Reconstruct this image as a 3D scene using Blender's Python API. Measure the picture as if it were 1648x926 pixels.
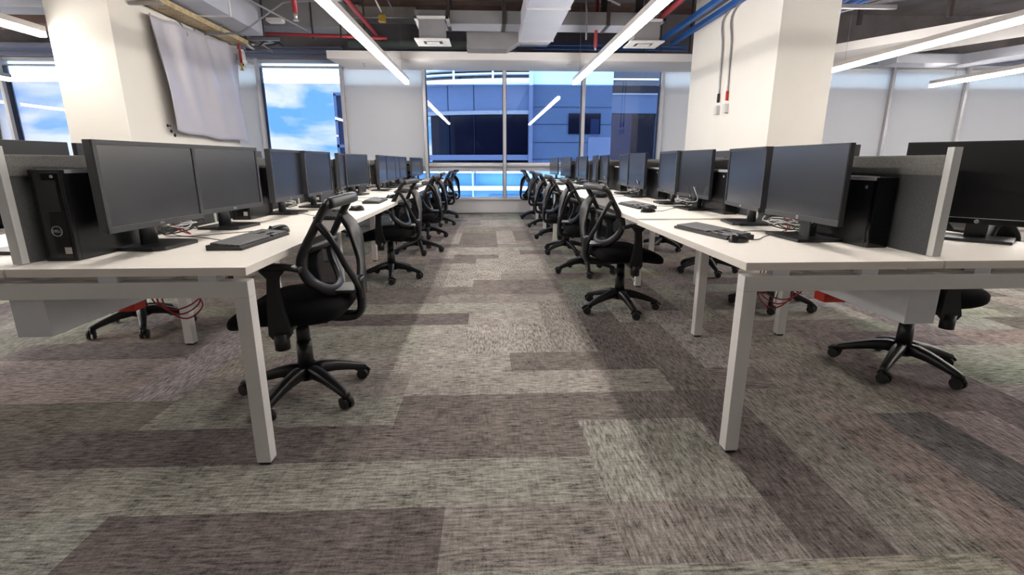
import bpy, bmesh, math, random
from mathutils import Vector, Matrix
random.seed(7)
R_ = math.radians
C = bpy.context.scene.collection
for o in list(bpy.data.objects): bpy.data.objects.remove(o)

# ------------------------------------------------------------------ camera
F_PX, PITCH, YAW, CAM_H = 803.0, 0.2466, 0.0459, 1.0775
cd = bpy.data.cameras.new('camera'); cam = bpy.data.objects.new('camera', cd); C.objects.link(cam)
cd.sensor_fit = 'HORIZONTAL'; cd.sensor_width = 36.0; cd.lens = F_PX / 1648 * 36.0
cd.clip_start = 0.05; cd.clip_end = 500
cam.location = (0, 0, CAM_H); cam.rotation_euler = (math.pi / 2 - PITCH, 0, -YAW)
sc = bpy.context.scene; sc.camera = cam
sc.view_settings.view_transform = 'Standard'; sc.view_settings.look = 'None'
sc.view_settings.gamma = 1.0; sc.view_settings.use_curve_mapping = False
sc.view_settings.exposure = 0.35
LAMP = 40.0          # strength of the strip lamps
SKY = 4.4           # brightness of the sky
# ------------------------------------------------------------------ world: blue evening sky with clouds
w = bpy.data.worlds.new('sky'); sc.world = w; w.use_nodes = True
nt = w.node_tree; nt.nodes.clear()
N = nt.nodes.new; L = nt.links.new
out = N('ShaderNodeOutputWorld'); bg = N('ShaderNodeBackground'); L(bg.outputs[0], out.inputs[0])
tc = N('ShaderNodeTexCoord'); mp = N('ShaderNodeMapping'); mp.inputs['Scale'].default_value = (3.2, 3.2, 11.0)
mp.inputs['Location'].default_value = (1.3, 0.4, 0.2)
L(tc.outputs['Generated'], mp.inputs[0])
nz = N('ShaderNodeTexNoise'); nz.inputs['Scale'].default_value = 2.0; nz.inputs['Detail'].default_value = 7
nz.inputs['Roughness'].default_value = 0.55; nz.inputs['Distortion'].default_value = 0.3
L(mp.outputs[0], nz.inputs['Vector'])
rp = N('ShaderNodeValToRGB'); rp.color_ramp.elements[0].position = 0.42; rp.color_ramp.elements[1].position = 0.58
rp.color_ramp.elements[0].color = (0.22, 0.54, 0.95, 1); rp.color_ramp.elements[1].color = (1.0, 1.0, 1.02, 1)
L(nz.outputs[0], rp.inputs[0]); L(rp.outputs[0], bg.inputs[0]); bg.inputs[1].default_value = SKY

# ------------------------------------------------------------------ materials
def srgb(r, g, b):
    f = lambda c: (c / 255 / 12.92) if c / 255 <= 0.04045 else ((c / 255 + 0.055) / 1.055) ** 2.4
    return (f(r), f(g), f(b), 1)
def mat(name, col, rough=0.5, metal=0.0, spec=0.5, noise=None, bump=None, coat=0.0, trans=None):
    m = bpy.data.materials.new(name); m.use_nodes = True
    t = m.node_tree; p = t.nodes['Principled BSDF']
    p.inputs['Base Color'].default_value = col; p.inputs['Roughness'].default_value = rough
    p.inputs['Metallic'].default_value = metal; p.inputs['Specular IOR Level'].default_value = spec
    p.inputs['Coat Weight'].default_value = coat
    tcn = t.nodes.new('ShaderNodeTexCoord')
    if noise:
        sc_, amt = noise[0], noise[1]; st = noise[2] if len(noise) > 2 else (1, 1, 1)
        mpn = t.nodes.new('ShaderNodeMapping'); mpn.inputs['Scale'].default_value = st
        t.links.new(tcn.outputs['Object'], mpn.inputs[0])
        n = t.nodes.new('ShaderNodeTexNoise'); n.inputs['Scale'].default_value = sc_; n.inputs['Detail'].default_value = 5
        t.links.new(mpn.outputs[0], n.inputs['Vector'])
        r = t.nodes.new('ShaderNodeValToRGB'); r.color_ramp.elements[0].position = 0.3; r.color_ramp.elements[1].position = 0.7
        r.color_ramp.elements[0].color = tuple(c * (1 - amt) for c in col[:3]) + (1,)
        r.color_ramp.elements[1].color = tuple(min(1, c * (1 + amt)) for c in col[:3]) + (1,)
        t.links.new(n.outputs[0], r.inputs[0]); t.links.new(r.outputs[0], p.inputs['Base Color'])
    if bump:
        n2 = t.nodes.new('ShaderNodeTexNoise'); n2.inputs['Scale'].default_value = bump[0]; n2.inputs['Detail'].default_value = 3
        t.links.new(tcn.outputs['Object'], n2.inputs['Vector'])
        b = t.nodes.new('ShaderNodeBump'); b.inputs['Strength'].default_value = bump[1]; b.inputs['Distance'].default_value = 0.01
        t.links.new(n2.outputs[0], b.inputs['Height']); t.links.new(b.outputs[0], p.inputs['Normal'])
    return m
M = {}
M['paint'] = mat('white wall paint', srgb(226, 222, 214), 0.6, noise=(1.5, 0.015), bump=(60, 0.04))
M['soffit'] = mat('soffit plasterboard', srgb(214, 212, 212), 0.7, noise=(1.2, 0.02))
M['desk'] = mat('white laminate', srgb(236, 230, 221), 0.42, noise=(3, 0.015, (1, 12, 1)))
M['deskmetal'] = mat('white powder coat', srgb(222, 220, 218), 0.4, noise=(40, 0.01))
M['deskedge'] = mat('white board edge', srgb(222, 220, 216), 0.45, noise=(6, 0.015, (1, 1, 14)))
M['tray'] = mat('pale grey steel', srgb(216, 219, 225), 0.45, noise=(20, 0.02))
M['alu'] = mat('brushed aluminium', srgb(205, 205, 203), 0.42, 0.25, noise=(30, 0.03, (1, 1, 0.1)))
M['fab'] = mat('charcoal screen fabric', srgb(112, 111, 108), 0.95, noise=(160, 0.22), bump=(400, 0.3))
M['fabdark'] = mat('dark screen fabric', srgb(72, 74, 76), 0.95, noise=(160, 0.18), bump=(400, 0.3))
M['blk'] = mat('black plastic', srgb(26, 26, 28), 0.42, noise=(60, 0.08))
M['chairplastic'] = mat('black moulded plastic', srgb(19, 19, 21), 0.4, noise=(80, 0.06))
M['chairgrey'] = mat('dark grey moulded plastic', srgb(58, 59, 62), 0.42, noise=(80, 0.06))
M['seatfab'] = mat('black seat fabric', srgb(17, 17, 19), 0.95, noise=(300, 0.2), bump=(500, 0.2), spec=0.2)
M['wheel'] = mat('caster rubber', srgb(28, 28, 30), 0.5, noise=(60, 0.1))
M['bezel'] = mat('dark monitor bezel', srgb(66, 67, 71), 0.38, noise=(80, 0.04))
M['stand'] = mat('monitor stand plastic', srgb(34, 35, 38), 0.35, noise=(80, 0.05))
M['case'] = mat('computer case steel', srgb(24, 24, 26), 0.3, noise=(80, 0.05))
M['gloss'] = mat('gloss black plastic', srgb(12, 12, 14), 0.14, noise=(50, 0.05))
M['silver'] = mat('silver trim', srgb(190, 190, 192), 0.3, 0.7, noise=(50, 0.03))
M['logo'] = mat('pale grey print', srgb(190, 192, 196), 0.4, noise=(90, 0.02))
M['sticker'] = mat('white sticker', srgb(205, 200, 190), 0.5, noise=(90, 0.04))
M['key'] = mat('keyboard keys', srgb(86, 86, 88), 0.5, noise=(80, 0.08))
M['kb'] = mat('keyboard body', srgb(44, 43, 44), 0.45, noise=(80, 0.05))
M['cable'] = mat('black cable sheath', srgb(28, 27, 28), 0.45, noise=(60, 0.05))
M['cablew'] = mat('white cable sheath', srgb(205, 205, 205), 0.45, noise=(60, 0.03))
M['cablered'] = mat('red cable sheath', srgb(150, 28, 34), 0.45, noise=(60, 0.05))
M['redbox'] = mat('red plastic', srgb(190, 45, 30), 0.45, noise=(60, 0.05))
M['mull'] = mat('grey mullion aluminium', srgb(186, 187, 194), 0.4, 0.2, noise=(20, 0.03, (1, 1, .1)))
M['mulldark'] = mat('dark mullion gasket', srgb(40, 44, 60), 0.5, noise=(20, 0.05))
M['sillw'] = mat('white window sill panel', srgb(205, 203, 206), 0.5, noise=(3, 0.02))
M['louver'] = mat('blue grey louvre metal', srgb(120, 126, 150), 0.45, 0.3, noise=(5, 0.06, (.1, 1, 10)))
M['conc'] = mat('bare concrete', srgb(160, 156, 150), 0.9, noise=(2.2, 0.28), bump=(25, 0.3))
M['concdark'] = mat('dusty dark concrete', srgb(118, 113, 117), 0.9, noise=(1.6, 0.3), bump=(25, 0.3))
M['brown'] = mat('brown shutter board', srgb(112, 90, 82), 0.85, noise=(2.5, 0.25))
M['duct'] = mat('galvanised duct board', srgb(172, 176, 188), 0.5, 0.1, noise=(2.2, 0.05))
M['ductdark'] = mat('grey duct insulation', srgb(126, 125, 130), 0.7, noise=(3, 0.1))
M['flange'] = mat('white duct flange', srgb(205, 205, 206), 0.5, noise=(8, 0.03))
M['pipegreen'] = mat('pale green pipe lagging', srgb(122, 134, 130), 0.6, noise=(8, 0.08))
M['pipered'] = mat('red sprinkler pipe', srgb(140, 34, 44), 0.4, noise=(10, 0.1))
M['pipeblue'] = mat('blue cable duct', srgb(26, 84, 158), 0.45, noise=(10, 0.1))
M['galv'] = mat('galvanised steel conduit', srgb(150, 150, 152), 0.4, 0.6, noise=(30, 0.06))
M['hanger'] = mat('dark hanger steel', srgb(66, 60, 60), 0.5, 0.4, noise=(30, 0.06))
M['traymetal'] = mat('yellowed tray metal', srgb(176, 158, 122), 0.55, 0.1, noise=(14, 0.25))
M['brass'] = mat('brass fitting', srgb(190, 160, 70), 0.35, 0.8, noise=(30, 0.1))
M['cctv'] = mat('camera housing', srgb(200, 200, 200), 0.4, noise=(30, 0.03))
M['lamphouse'] = mat('lamp housing', srgb(206, 200, 198), 0.45, noise=(30, 0.02))
M['bband'] = mat('pale facade glazing', srgb(150, 170, 205), 0.25, 0.0, noise=(0.25, 0.1))
M['bwall'] = mat('facade rendered wall', srgb(120, 142, 176), 0.7, noise=(0.6, 0.08))
M['bwall2'] = mat('facade paler panel', srgb(158, 172, 205), 0.7, noise=(0.6, 0.06))
M['bdark'] = mat('dark facade glass', srgb(18, 20, 44), 0.12, noise=(0.4, 0.15))
M['bmid'] = mat('mid facade glass', srgb(48, 62, 100), 0.15, noise=(0.5, 0.2))
M['bwhite'] = mat('white facade slab', srgb(225, 230, 238), 0.5, noise=(0.8, 0.04))
M['blower'] = mat('blue lower facade glass', srgb(74, 124, 158), 0.5, noise=(0.35, 0.3))
M['blower2'] = mat('deeper blue lower facade glass', srgb(56, 100, 142), 0.5, noise=(0.5, 0.3))
M['bfloor'] = mat('street surface', srgb(150, 158, 162), 0.9, noise=(0.2, 0.2))
M['hill'] = mat('distant hills', srgb(66, 100, 130), 1.0, noise=(0.05, 0.2))

def emis(name, col, s):
    m = bpy.data.materials.new(name); m.use_nodes = True; t = m.node_tree; t.nodes.clear()
    o = t.nodes.new('ShaderNodeOutputMaterial'); e = t.nodes.new('ShaderNodeEmission')
    e.inputs[0].default_value = col; e.inputs[1].default_value = s; t.links.new(e.outputs[0], o.inputs[0]); return m
M['led'] = emis('led diffuser', (1.0, 0.94, 0.875, 1), LAMP)
M['offlight'] = emis('office light', (0.9, 1.0, 0.55, 1), 2.2)

def glass(name, tint, refl):
    m = bpy.data.materials.new(name); m.use_nodes = True; t = m.node_tree; t.nodes.clear()
    o = t.nodes.new('ShaderNodeOutputMaterial'); tr = t.nodes.new('ShaderNodeBsdfTransparent'); gl = t.nodes.new('ShaderNodeBsdfGlossy')
    mx = t.nodes.new('ShaderNodeMixShader'); fr = t.nodes.new('ShaderNodeFresnel'); fr.inputs[0].default_value = 1.5
    mu = t.nodes.new('ShaderNodeMath'); mu.operation = 'MULTIPLY_ADD'; mu.inputs[1].default_value = 1.0; mu.inputs[2].default_value = refl
    mu.use_clamp = True
    tr.inputs[0].default_value = tint; gl.inputs['Roughness'].default_value = 0.0
    t.links.new(fr.outputs[0], mu.inputs[0]); t.links.new(mu.outputs[0], mx.inputs[0])
    t.links.new(tr.outputs[0], mx.inputs[1]); t.links.new(gl.outputs[0], mx.inputs[2]); t.links.new(mx.outputs[0], o.inputs[0]); return m
M['film'] = glass('blue filmed glass', (0.405, 0.435, 0.495, 1), 0.02)
M['clear'] = glass('clear glass', (0.86, 0.93, 0.97, 1), 0.0)

def shade_mat():
    m = bpy.data.materials.new('roller shade cloth'); m.use_nodes = True; t = m.node_tree; t.nodes.clear()
    o = t.nodes.new('ShaderNodeOutputMaterial'); d = t.nodes.new('ShaderNodeBsdfDiffuse'); tl = t.nodes.new('ShaderNodeBsdfTranslucent')
    d.inputs[0].default_value = srgb(248, 245, 240); tl.inputs[0].default_value = (0.97, 0.93, 0.86, 1)
    mx = t.nodes.new('ShaderNodeMixShader'); mx.inputs[0].default_value = 0.5
    n = t.nodes.new('ShaderNodeTexNoise'); n.inputs['Scale'].default_value = 350
    b = t.nodes.new('ShaderNodeBump'); b.inputs['Strength'].default_value = 0.1; b.inputs['Distance'].default_value = 0.002
    t.links.new(n.outputs[0], b.inputs['Height']); t.links.new(b.outputs[0], d.inputs['Normal'])
    t.links.new(d.outputs[0], mx.inputs[1]); t.links.new(tl.outputs[0], mx.inputs[2]); t.links.new(mx.outputs[0], o.inputs[0]); return m
M['shade'] = shade_mat()

def sheet_mat():
    m = mat('milky plastic sheet', srgb(184, 182, 192), 0.35, bump=(9, 0.3))
    return m
M['sheet'] = sheet_mat()

def screen_mat():
    m = mat('unlit matte screen', srgb(27, 32, 42), 0.26, noise=(4, 0.05), spec=1.0); m.node_tree.nodes['Principled BSDF'].inputs['IOR'].default_value = 1.85
    return m
M['screen'] = screen_mat()
M['screendark'] = mat('unlit black screen', srgb(10, 10, 13), 0.3, noise=(4, 0.05), spec=0.35)

def mesh_mat():   # chair mesh: fine holes
    m = bpy.data.materials.new('chair net'); m.use_nodes = True; t = m.node_tree; t.nodes.clear()
    o = t.nodes.new('ShaderNodeOutputMaterial'); tr = t.nodes.new('ShaderNodeBsdfTransparent'); d = t.nodes.new('ShaderNodeBsdfDiffuse')
    d.inputs[0].default_value = srgb(30, 30, 33); tcn = t.nodes.new('ShaderNodeTexCoord')
    ck = t.nodes.new('ShaderNodeTexChecker'); ck.inputs['Scale'].default_value = 420
    t.links.new(tcn.outputs['Object'], ck.inputs['Vector'])
    ma = t.nodes.new('ShaderNodeMath'); ma.operation = 'MULTIPLY_ADD'; ma.inputs[1].default_value = 0.25; ma.inputs[2].default_value = 0.66
    t.links.new(ck.outputs['Fac'], ma.inputs[0])
    mx = t.nodes.new('ShaderNodeMixShader'); t.links.new(ma.outputs[0], mx.inputs[0])
    t.links.new(tr.outputs[0], mx.inputs[1]); t.links.new(d.outputs[0], mx.inputs[2]); t.links.new(mx.outputs[0], o.inputs[0]); return m
M['net'] = mesh_mat()

def carpet_mat():
    m = bpy.data.materials.new('woven carpet planks'); m.use_nodes = True; t = m.node_tree
    p = t.nodes['Principled BSDF']; p.inputs['Roughness'].default_value = 1.0; p.inputs['Specular IOR Level'].default_value = 0.1
    tcn = t.nodes.new('ShaderNodeTexCoord'); at = t.nodes.new('ShaderNodeAttribute'); at.attribute_name = 'plank'
    ao = t.nodes.new('ShaderNodeAttribute'); ao.attribute_name = 'grain'
    def streak(scale, det=4):
        mpn = t.nodes.new('ShaderNodeMapping'); mpn.inputs['Scale'].default_value = scale
        t.links.new(tcn.outputs['Object'], mpn.inputs[0])
        n = t.nodes.new('ShaderNodeTexNoise'); n.inputs['Scale'].default_value = 1.0; n.inputs['Detail'].default_value = det
        n.inputs['Roughness'].default_value = 0.65
        t.links.new(mpn.outputs[0], n.inputs['Vector']); return n
    along_x, along_y = streak((16, 95, 1)), streak((95, 16, 1))
    fine = streak((190, 190, 1), 2); patch = streak((5, 5, 1), 3)
    mix = t.nodes.new('ShaderNodeMix'); mix.data_type = 'FLOAT'
    g = t.nodes.new('ShaderNodeMath'); g.operation = 'MULTIPLY_ADD'; g.inputs[1].default_value = 0.5; g.inputs[2].default_value = 0.25
    t.links.new(ao.outputs['Fac'], g.inputs[0]); t.links.new(g.outputs[0], mix.inputs[0])
    t.links.new(along_x.outputs[0], mix.inputs[2]); t.links.new(along_y.outputs[0], mix.inputs[3])
    a1 = t.nodes.new('ShaderNodeMath'); a1.operation = 'MULTIPLY_ADD'; a1.inputs[1].default_value = 0.28
    t.links.new(fine.outputs[0], a1.inputs[0]); t.links.new(mix.outputs[0], a1.inputs[2])
    a2 = t.nodes.new('ShaderNodeMath'); a2.operation = 'MULTIPLY_ADD'; a2.inputs[1].default_value = 0.22
    t.links.new(patch.outputs[0], a2.inputs[0]); t.links.new(a1.outputs[0], a2.inputs[2])
    rr = t.nodes.new('ShaderNodeMapRange'); rr.inputs[1].default_value = 0.56; rr.inputs[2].default_value = 0.94
    rr.inputs[3].default_value = 0.12; rr.inputs[4].default_value = 1.74
    t.links.new(a2.outputs[0], rr.inputs[0])
    vm = t.nodes.new('ShaderNodeVectorMath'); vm.operation = 'SCALE'
    t.links.new(at.outputs['Color'], vm.inputs[0]); t.links.new(rr.outputs[0], vm.inputs['Scale'])
    t.links.new(vm.outputs[0], p.inputs['Base Color'])
    b = t.nodes.new('ShaderNodeBump'); b.inputs['Strength'].default_value = 0.5; b.inputs['Distance'].default_value = 0.004
    t.links.new(a1.outputs[0], b.inputs['Height']); t.links.new(b.outputs[0], p.inputs['Normal'])
    return m
M['carpet'] = carpet_mat()

# ------------------------------------------------------------------ helpers
class B:
    """collects shapes into one mesh object"""
    def __init__(s): s.bm = bmesh.new(); s.mi = 0; s.mats = []
    def m(s, name):
        if name not in s.mats: s.mats.append(name)
        s.mi = s.mats.index(name); return s
    def _tag(s, faces, smooth=False):
        for f in faces: f.material_index = s.mi; f.smooth = smooth
    def box(s, x0, x1, y0, y1, z0, z1, bev=0.0, M4=None, seg=2):
        t = bmesh.new(); bmesh.ops.create_cube(t, size=1)
        for v in t.verts: v.co = Vector(((x0 + x1) / 2 + v.co.x * (x1 - x0), (y0 + y1) / 2 + v.co.y * (y1 - y0), (z0 + z1) / 2 + v.co.z * (z1 - z0)))
        if bev: bmesh.ops.bevel(t, geom=t.edges[:], offset=bev, segments=seg, affect='EDGES', profile=0.7)
        s.merge(t, M4, bev > 0 and seg > 2); return s
    def merge(s, t, M4=None, smooth=False):
        mp_ = {}
        for v in t.verts: mp_[v] = s.bm.verts.new(M4 @ v.co if M4 else v.co)
        for f in t.faces:
            try: n = s.bm.faces.new([mp_[v] for v in f.verts]); n.material_index = s.mi; n.smooth = smooth
            except ValueError: pass
        t.free()
    def cyl(s, p0, p1, r0, r1=None, n=16, cap=True, smooth=True):
        p0, p1 = Vector(p0), Vector(p1); r1 = r0 if r1 is None else r1
        d = (p1 - p0).normalized(); a = d.orthogonal().normalized(); b = d.cross(a)
        A = [s.bm.verts.new(p0 + (a * math.cos(2 * math.pi * i / n) + b * math.sin(2 * math.pi * i / n)) * r0) for i in range(n)]
        Bv = [s.bm.verts.new(p1 + (a * math.cos(2 * math.pi * i / n) + b * math.sin(2 * math.pi * i / n)) * r1) for i in range(n)]
        for i in range(n):
            f = s.bm.faces.new([A[i], A[(i + 1) % n], Bv[(i + 1) % n], Bv[i]]); f.material_index = s.mi; f.smooth = smooth
        if cap:
            for q in (A[::-1], Bv):
                f = s.bm.faces.new(q); f.material_index = s.mi
        return s
    def sweep(s, pts, wd, ht, up=Vector((0, 0, 1)), closed=False, n=10, flat=2.6, ups=None):
        """superellipse section of width wd(i) and height ht(i) along pts"""
        pts = [Vector(p) for p in pts]; k = len(pts); rings = []
        W = wd if callable(wd) else (lambda i: wd); Hh = ht if callable(ht) else (lambda i: ht)
        for i, p in enumerate(pts):
            if closed: d = pts[(i + 1) % k] - pts[i - 1]
            else: d = pts[min(i + 1, k - 1)] - pts[max(i - 1, 0)]
            d.normalize(); u0 = ups[i] if ups else up
            sd = d.cross(u0)
            if sd.length < 1e-4: sd = d.orthogonal()
            sd.normalize(); u = sd.cross(d).normalized()
            ring = []
            for j in range(n):
                a = 2 * math.pi * j / n; ca, sa = math.cos(a), math.sin(a)
                e = 2 / flat
                ring.append(s.bm.verts.new(p + sd * (W(i) / 2 * math.copysign(abs(ca) ** e, ca)) + u * (Hh(i) / 2 * math.copysign(abs(sa) ** e, sa))))
            rings.append(ring)
        m_ = k if closed else k - 1
        for i in range(m_):
            a, b = rings[i], rings[(i + 1) % k]
            for j in range(n):
                f = s.bm.faces.new([a[j], a[(j + 1) % n], b[(j + 1) % n], b[j]]); f.material_index = s.mi; f.smooth = True
        if not closed:
            for q in (rings[0][::-1], rings[-1]):
                f = s.bm.faces.new(q); f.material_index = s.mi
        return s
    def tube(s, pts, r, n=8, closed=False): return s.sweep(pts, 2 * r, 2 * r, n=n, flat=2.0, closed=closed)
    def prism(s, poly, axis, a0, a1):
        """extrude polygon (2D pts) along axis"""
        def mk(p, a):
            if axis == 'x': return Vector((a, p[0], p[1]))
            if axis == 'y': return Vector((p[0], a, p[1]))
            return Vector((p[0], p[1], a))
        A = [s.bm.verts.new(mk(p, a0)) for p in poly]; Bv = [s.bm.verts.new(mk(p, a1)) for p in poly]
        k = len(poly)
        for i in range(k):
            f = s.bm.faces.new([A[i], A[(i + 1) % k], Bv[(i + 1) % k], Bv[i]]); f.material_index = s.mi
        for q in (A[::-1], Bv):
            f = s.bm.faces.new(q); f.material_index = s.mi
        return s
    def grid(s, fn, nu, nv, smooth=True, closeu=False):
        vs = [[s.bm.verts.new(fn(i / (nu if closeu else nu - 1), j / (nv - 1))) for j in range(nv)] for i in range(nu)]
        for i in range(nu if closeu else nu - 1):
            for j in range(nv - 1):
                a = vs[i]; b = vs[(i + 1) % nu]
                try: f = s.bm.faces.new([a[j], b[j], b[j + 1], a[j + 1]]); f.material_index = s.mi; f.smooth = smooth
                except ValueError: pass
        return s
    def out(s, name, parent=None, loc=None, merge=False):
        if merge: bmesh.ops.remove_doubles(s.bm, verts=s.bm.verts, dist=1e-5)
        bmesh.ops.recalc_face_normals(s.bm, faces=s.bm.faces)
        me = bpy.data.meshes.new(name); s.bm.to_mesh(me); s.bm.free()
        for q in (s.mats or ['blk']): me.materials.append(M[q])
        o = bpy.data.objects.new(name, me); C.objects.link(o)
        if parent: o.parent = parent
        if loc: o.location = loc
        return o
def spline(pts, k=6, closed=False):
    pts = [Vector(p) for p in pts]; n = len(pts); res = []
    rng = n if closed else n - 1
    for i in range(rng):
        p0 = pts[(i - 1) % n] if closed or i > 0 else pts[0] * 2 - pts[1]
        p1 = pts[i]; p2 = pts[(i + 1) % n]
        p3 = pts[(i + 2) % n] if closed or i + 2 < n else pts[-1] * 2 - pts[-2]
        for j in range(k):
            t = j / k
            res.append(0.5 * ((2 * p1) + (-p0 + p2) * t + (2 * p0 - 5 * p1 + 4 * p2 - p3) * t * t + (-p0 + 3 * p1 - 3 * p2 + p3) * t ** 3))
    if not closed: res.append(pts[-1])
    return res
def tag(o, label=None, cat=None, group=None, kind=None):
    if label: o['label'] = label
    if cat: o['category'] = cat
    if group: o['group'] = group
    if kind: o['kind'] = kind
    return o
def empty(name, loc=(0, 0, 0), rz=0.0):
    o = bpy.data.objects.new(name, None); C.objects.link(o); o.location = loc; o.rotation_euler = (0, 0, rz); o.empty_display_size = 0.1
    return o
def children(o): return [c for c in list(KIDS.get(o.name, []))]
KIDS = {}
def copy_tree(src, parent=None):
    c = src.copy(); C.objects.link(c)
    if parent: c.parent = parent
    for ch in [x for x in src.children]: copy_tree(ch, c)
    return c
def textobj(name, body, size, matn, parent, M4, extrude=0.0004, italic=0.0):
    cu = bpy.data.curves.new(name, 'FONT'); cu.body = body; cu.size = size; cu.extrude = extrude; cu.shear = italic
    cu.align_x = 'CENTER'; cu.align_y = 'CENTER'; cu.materials.append(M[matn])
    tmp = bpy.data.objects.new(name, cu); C.objects.link(tmp); bpy.context.view_layer.update()
    me_ = bpy.data.meshes.new_from_object(tmp.evaluated_get(bpy.context.evaluated_depsgraph_get())); bpy.data.objects.remove(tmp)
    if not me_.materials: me_.materials.append(M[matn])
    o = bpy.data.objects.new(name, me_); C.objects.link(o); o.parent = parent; o.matrix_local = M4
    return o

# ================================================================== structure
YW = 10.9            # plane of the window wall
XL, XR = -13.0, 15.0
# floor: carpet planks on a 0.2617 x 0.2655 grid
CX0, CY0, DX, DY = 0.11, 1.66, 0.2617, 0.2655
PAL = [((150, 144, 138), 5), ((138, 131, 126), 5), ((145, 143, 136), 4), ((123, 115, 111), 4), ((108, 101, 98), 2), ((130, 126, 120), 3)]
PL = [srgb(*c) for c, n in PAL for _ in range(n)]
LIGHT, GREEN, MID, TAUPE, DARK = srgb(158, 151, 145), srgb(149, 146, 138), srgb(139, 132, 127), srgb(122, 114, 110), srgb(108, 100, 98)
i0, i1 = int((XL - CX0) / DX) - 1, int((XR - CX0) / DX) + 1
j0, j1 = int((-9 - CY0) / DY), int((YW - CY0) / DY) + 1
grid = {}
rng = random.Random(11)
order = [(i, j) for j in range(j0, j1) for i in range(i0, i1)]
def lay(i, j, wi, wj, col, g):
    for a in range(i, i + wi):
        for b in range(j, j + wj): grid[(a, b)] = (col, g)
for (i, j) in order:
    if (i, j) in grid: continue
    col = rng.choice(PL); col = tuple(c * rng.uniform(0.93, 1.07) for c in col[:3]) + (1,)
    if rng.random() < 0.68 or abs(i) > 60:
        k = 4 if (i + 2 * j) % 4 else 2
        for a in range(i, i + k):
            if (a, j) in grid: break
            grid[(a, j)] = (col, 0.0)
    else:
        for b in range(j, j + 4):
            if (i, b) in grid: break
            grid[(i, b)] = (col, 1.0)
# planks seen in the aisle, laid as in the room (i: 0 starts at x=0.11, j: 0 starts at y=1.66)
for (i, j, wi, wj, c, g) in (
    (-5, -2, 4, 1, DARK, 0), (-1, -2, 4, 1, MID, 0), (-5, -3, 4, 1, TAUPE, 0), (-1, -3, 4, 1, GREEN, 0),
    (-6, -1, 4, 1, GREEN, 0), (-2, -1, 3, 1, GREEN, 0), (1, -1, 2, 2, GREEN, 1), (3, -1, 1, 4, DARK, 1),
    (-3, 0, 4, 1, TAUPE, 0), (-7, 0, 4, 1, DARK, 0), (1, -2, 2, 1, MID, 1),
    (-2, 1, 4, 1, TAUPE, 0), (-6, 1, 4, 1, GREEN, 0), (2, 1, 1, 3, TAUPE, 1),
    (-2, 2, 4, 1, LIGHT, 0), (2, 2, 1, 1, GREEN, 0), (-6, 2, 4, 1, MID, 0),
    (0, 3, 2, 1, TAUPE, 0), (-4, 3, 4, 1, LIGHT, 0), (2, 3, 1, 4, DARK, 1), (3, 2, 1, 4, TAUPE, 1),
    (-1, 4, 2, 3, LIGHT, 1), (1, 4, 1, 4, MID, 1), (-2, 4, 1, 2, LIGHT, 0), (-6, 4, 4, 2, GREEN, 0),
    (-5, 6, 4, 1, DARK, 0), (-1, 6, 2, 1, LIGHT, 0), (-4, 7, 4, 1, GREEN, 0), (0, 7, 1, 1, LIGHT, 0), (1, 7, 1, 4, MID, 1),
    (-2, 8, 4, 1, MID, 0), (-2, 9, 2, 1, TAUPE, 0), (0, 9, 2, 1, TAUPE, 0), (-6, 8, 4, 2, TAUPE, 0),
    (-1, 10, 2, 1, TAUPE, 0), (-2, 10, 1, 4, LIGHT, 1), (1, 10, 1, 1, TAUPE, 0), (0, 11, 2, 1, MID, 0), (-3, 10, 1, 4, MID, 1),
    (-1, 11, 1, 3, LIGHT, 1), (0, 12, 2, 4, LIGHT, 1), (-3, 14, 2, 1, TAUPE, 0), (-2, 15, 2, 1, TAUPE, 0), (-1, 14, 1, 1, LIGHT, 1),
    (-3, 16, 4, 2, LIGHT, 0), (0, 18, 2, 1, MID, 0), (-2, 18, 2, 5, TAUPE, 1), (0, 19, 1, 5, LIGHT, 1), (1, 20, 1, 4, TAUPE, 1),
    (-3, 19, 1, 4, LIGHT, 0), (-2, 24, 4, 2, MID, 0), (-1, 26, 3, 4, LIGHT, 1), (-8, -1, 2, 1, MID, 0), (-9, 0, 2, 1, TAUPE, 0)):
    lay(i, j, wi, wj, c, g)
me = bpy.data.meshes.new('floor'); verts = []; faces = []; vid = {}
def vv(i, j):
    if (i, j) not in vid: vid[(i, j)] = len(verts); verts.append((CX0 + i * DX, min(CY0 + j * DY, YW + 0.1), 0.0))
    return vid[(i, j)]
cells = [(i, j) for j in range(j0, j1) for i in range(i0, i1)]
for (i, j) in cells: faces.append((vv(i, j), vv(i + 1, j), vv(i + 1, j + 1), vv(i, j + 1)))
me.from_pydata(verts, [], faces)
me.attributes.new('plank', 'FLOAT_COLOR', 'FACE'); me.attributes.new('grain', 'FLOAT', 'FACE')
ca = me.attributes['plank']; ga = me.attributes['grain']
for k, c in enumerate(cells):
    ca.data[k].color = grid[c][0]; ga.data[k].value = grid[c][1]
me.materials.append(M['carpet'])
floor = bpy.data.objects.new('floor', me); C.objects.link(floor); tag(floor, kind='structure')

tag(B().m('concdark').box(XL, XR, -9, YW + 0.5, 4.0, 4.2).out('ceiling'), kind='structure')
tag(B().m('paint').box(XL - 0.2, XL, -9, YW + 0.3, 0, 4.0).out('wall_left'), kind='structure')
tag(B().m('paint').box(XR, XR + 0.2, -9, YW + 0.3, 0, 4.0).out('wall_right'), kind='structure')
tag(B().m('fabdark').box(XL, XR, -9.2, -9, 0, 4.0).out('wall_rear'), kind='structure')
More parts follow.
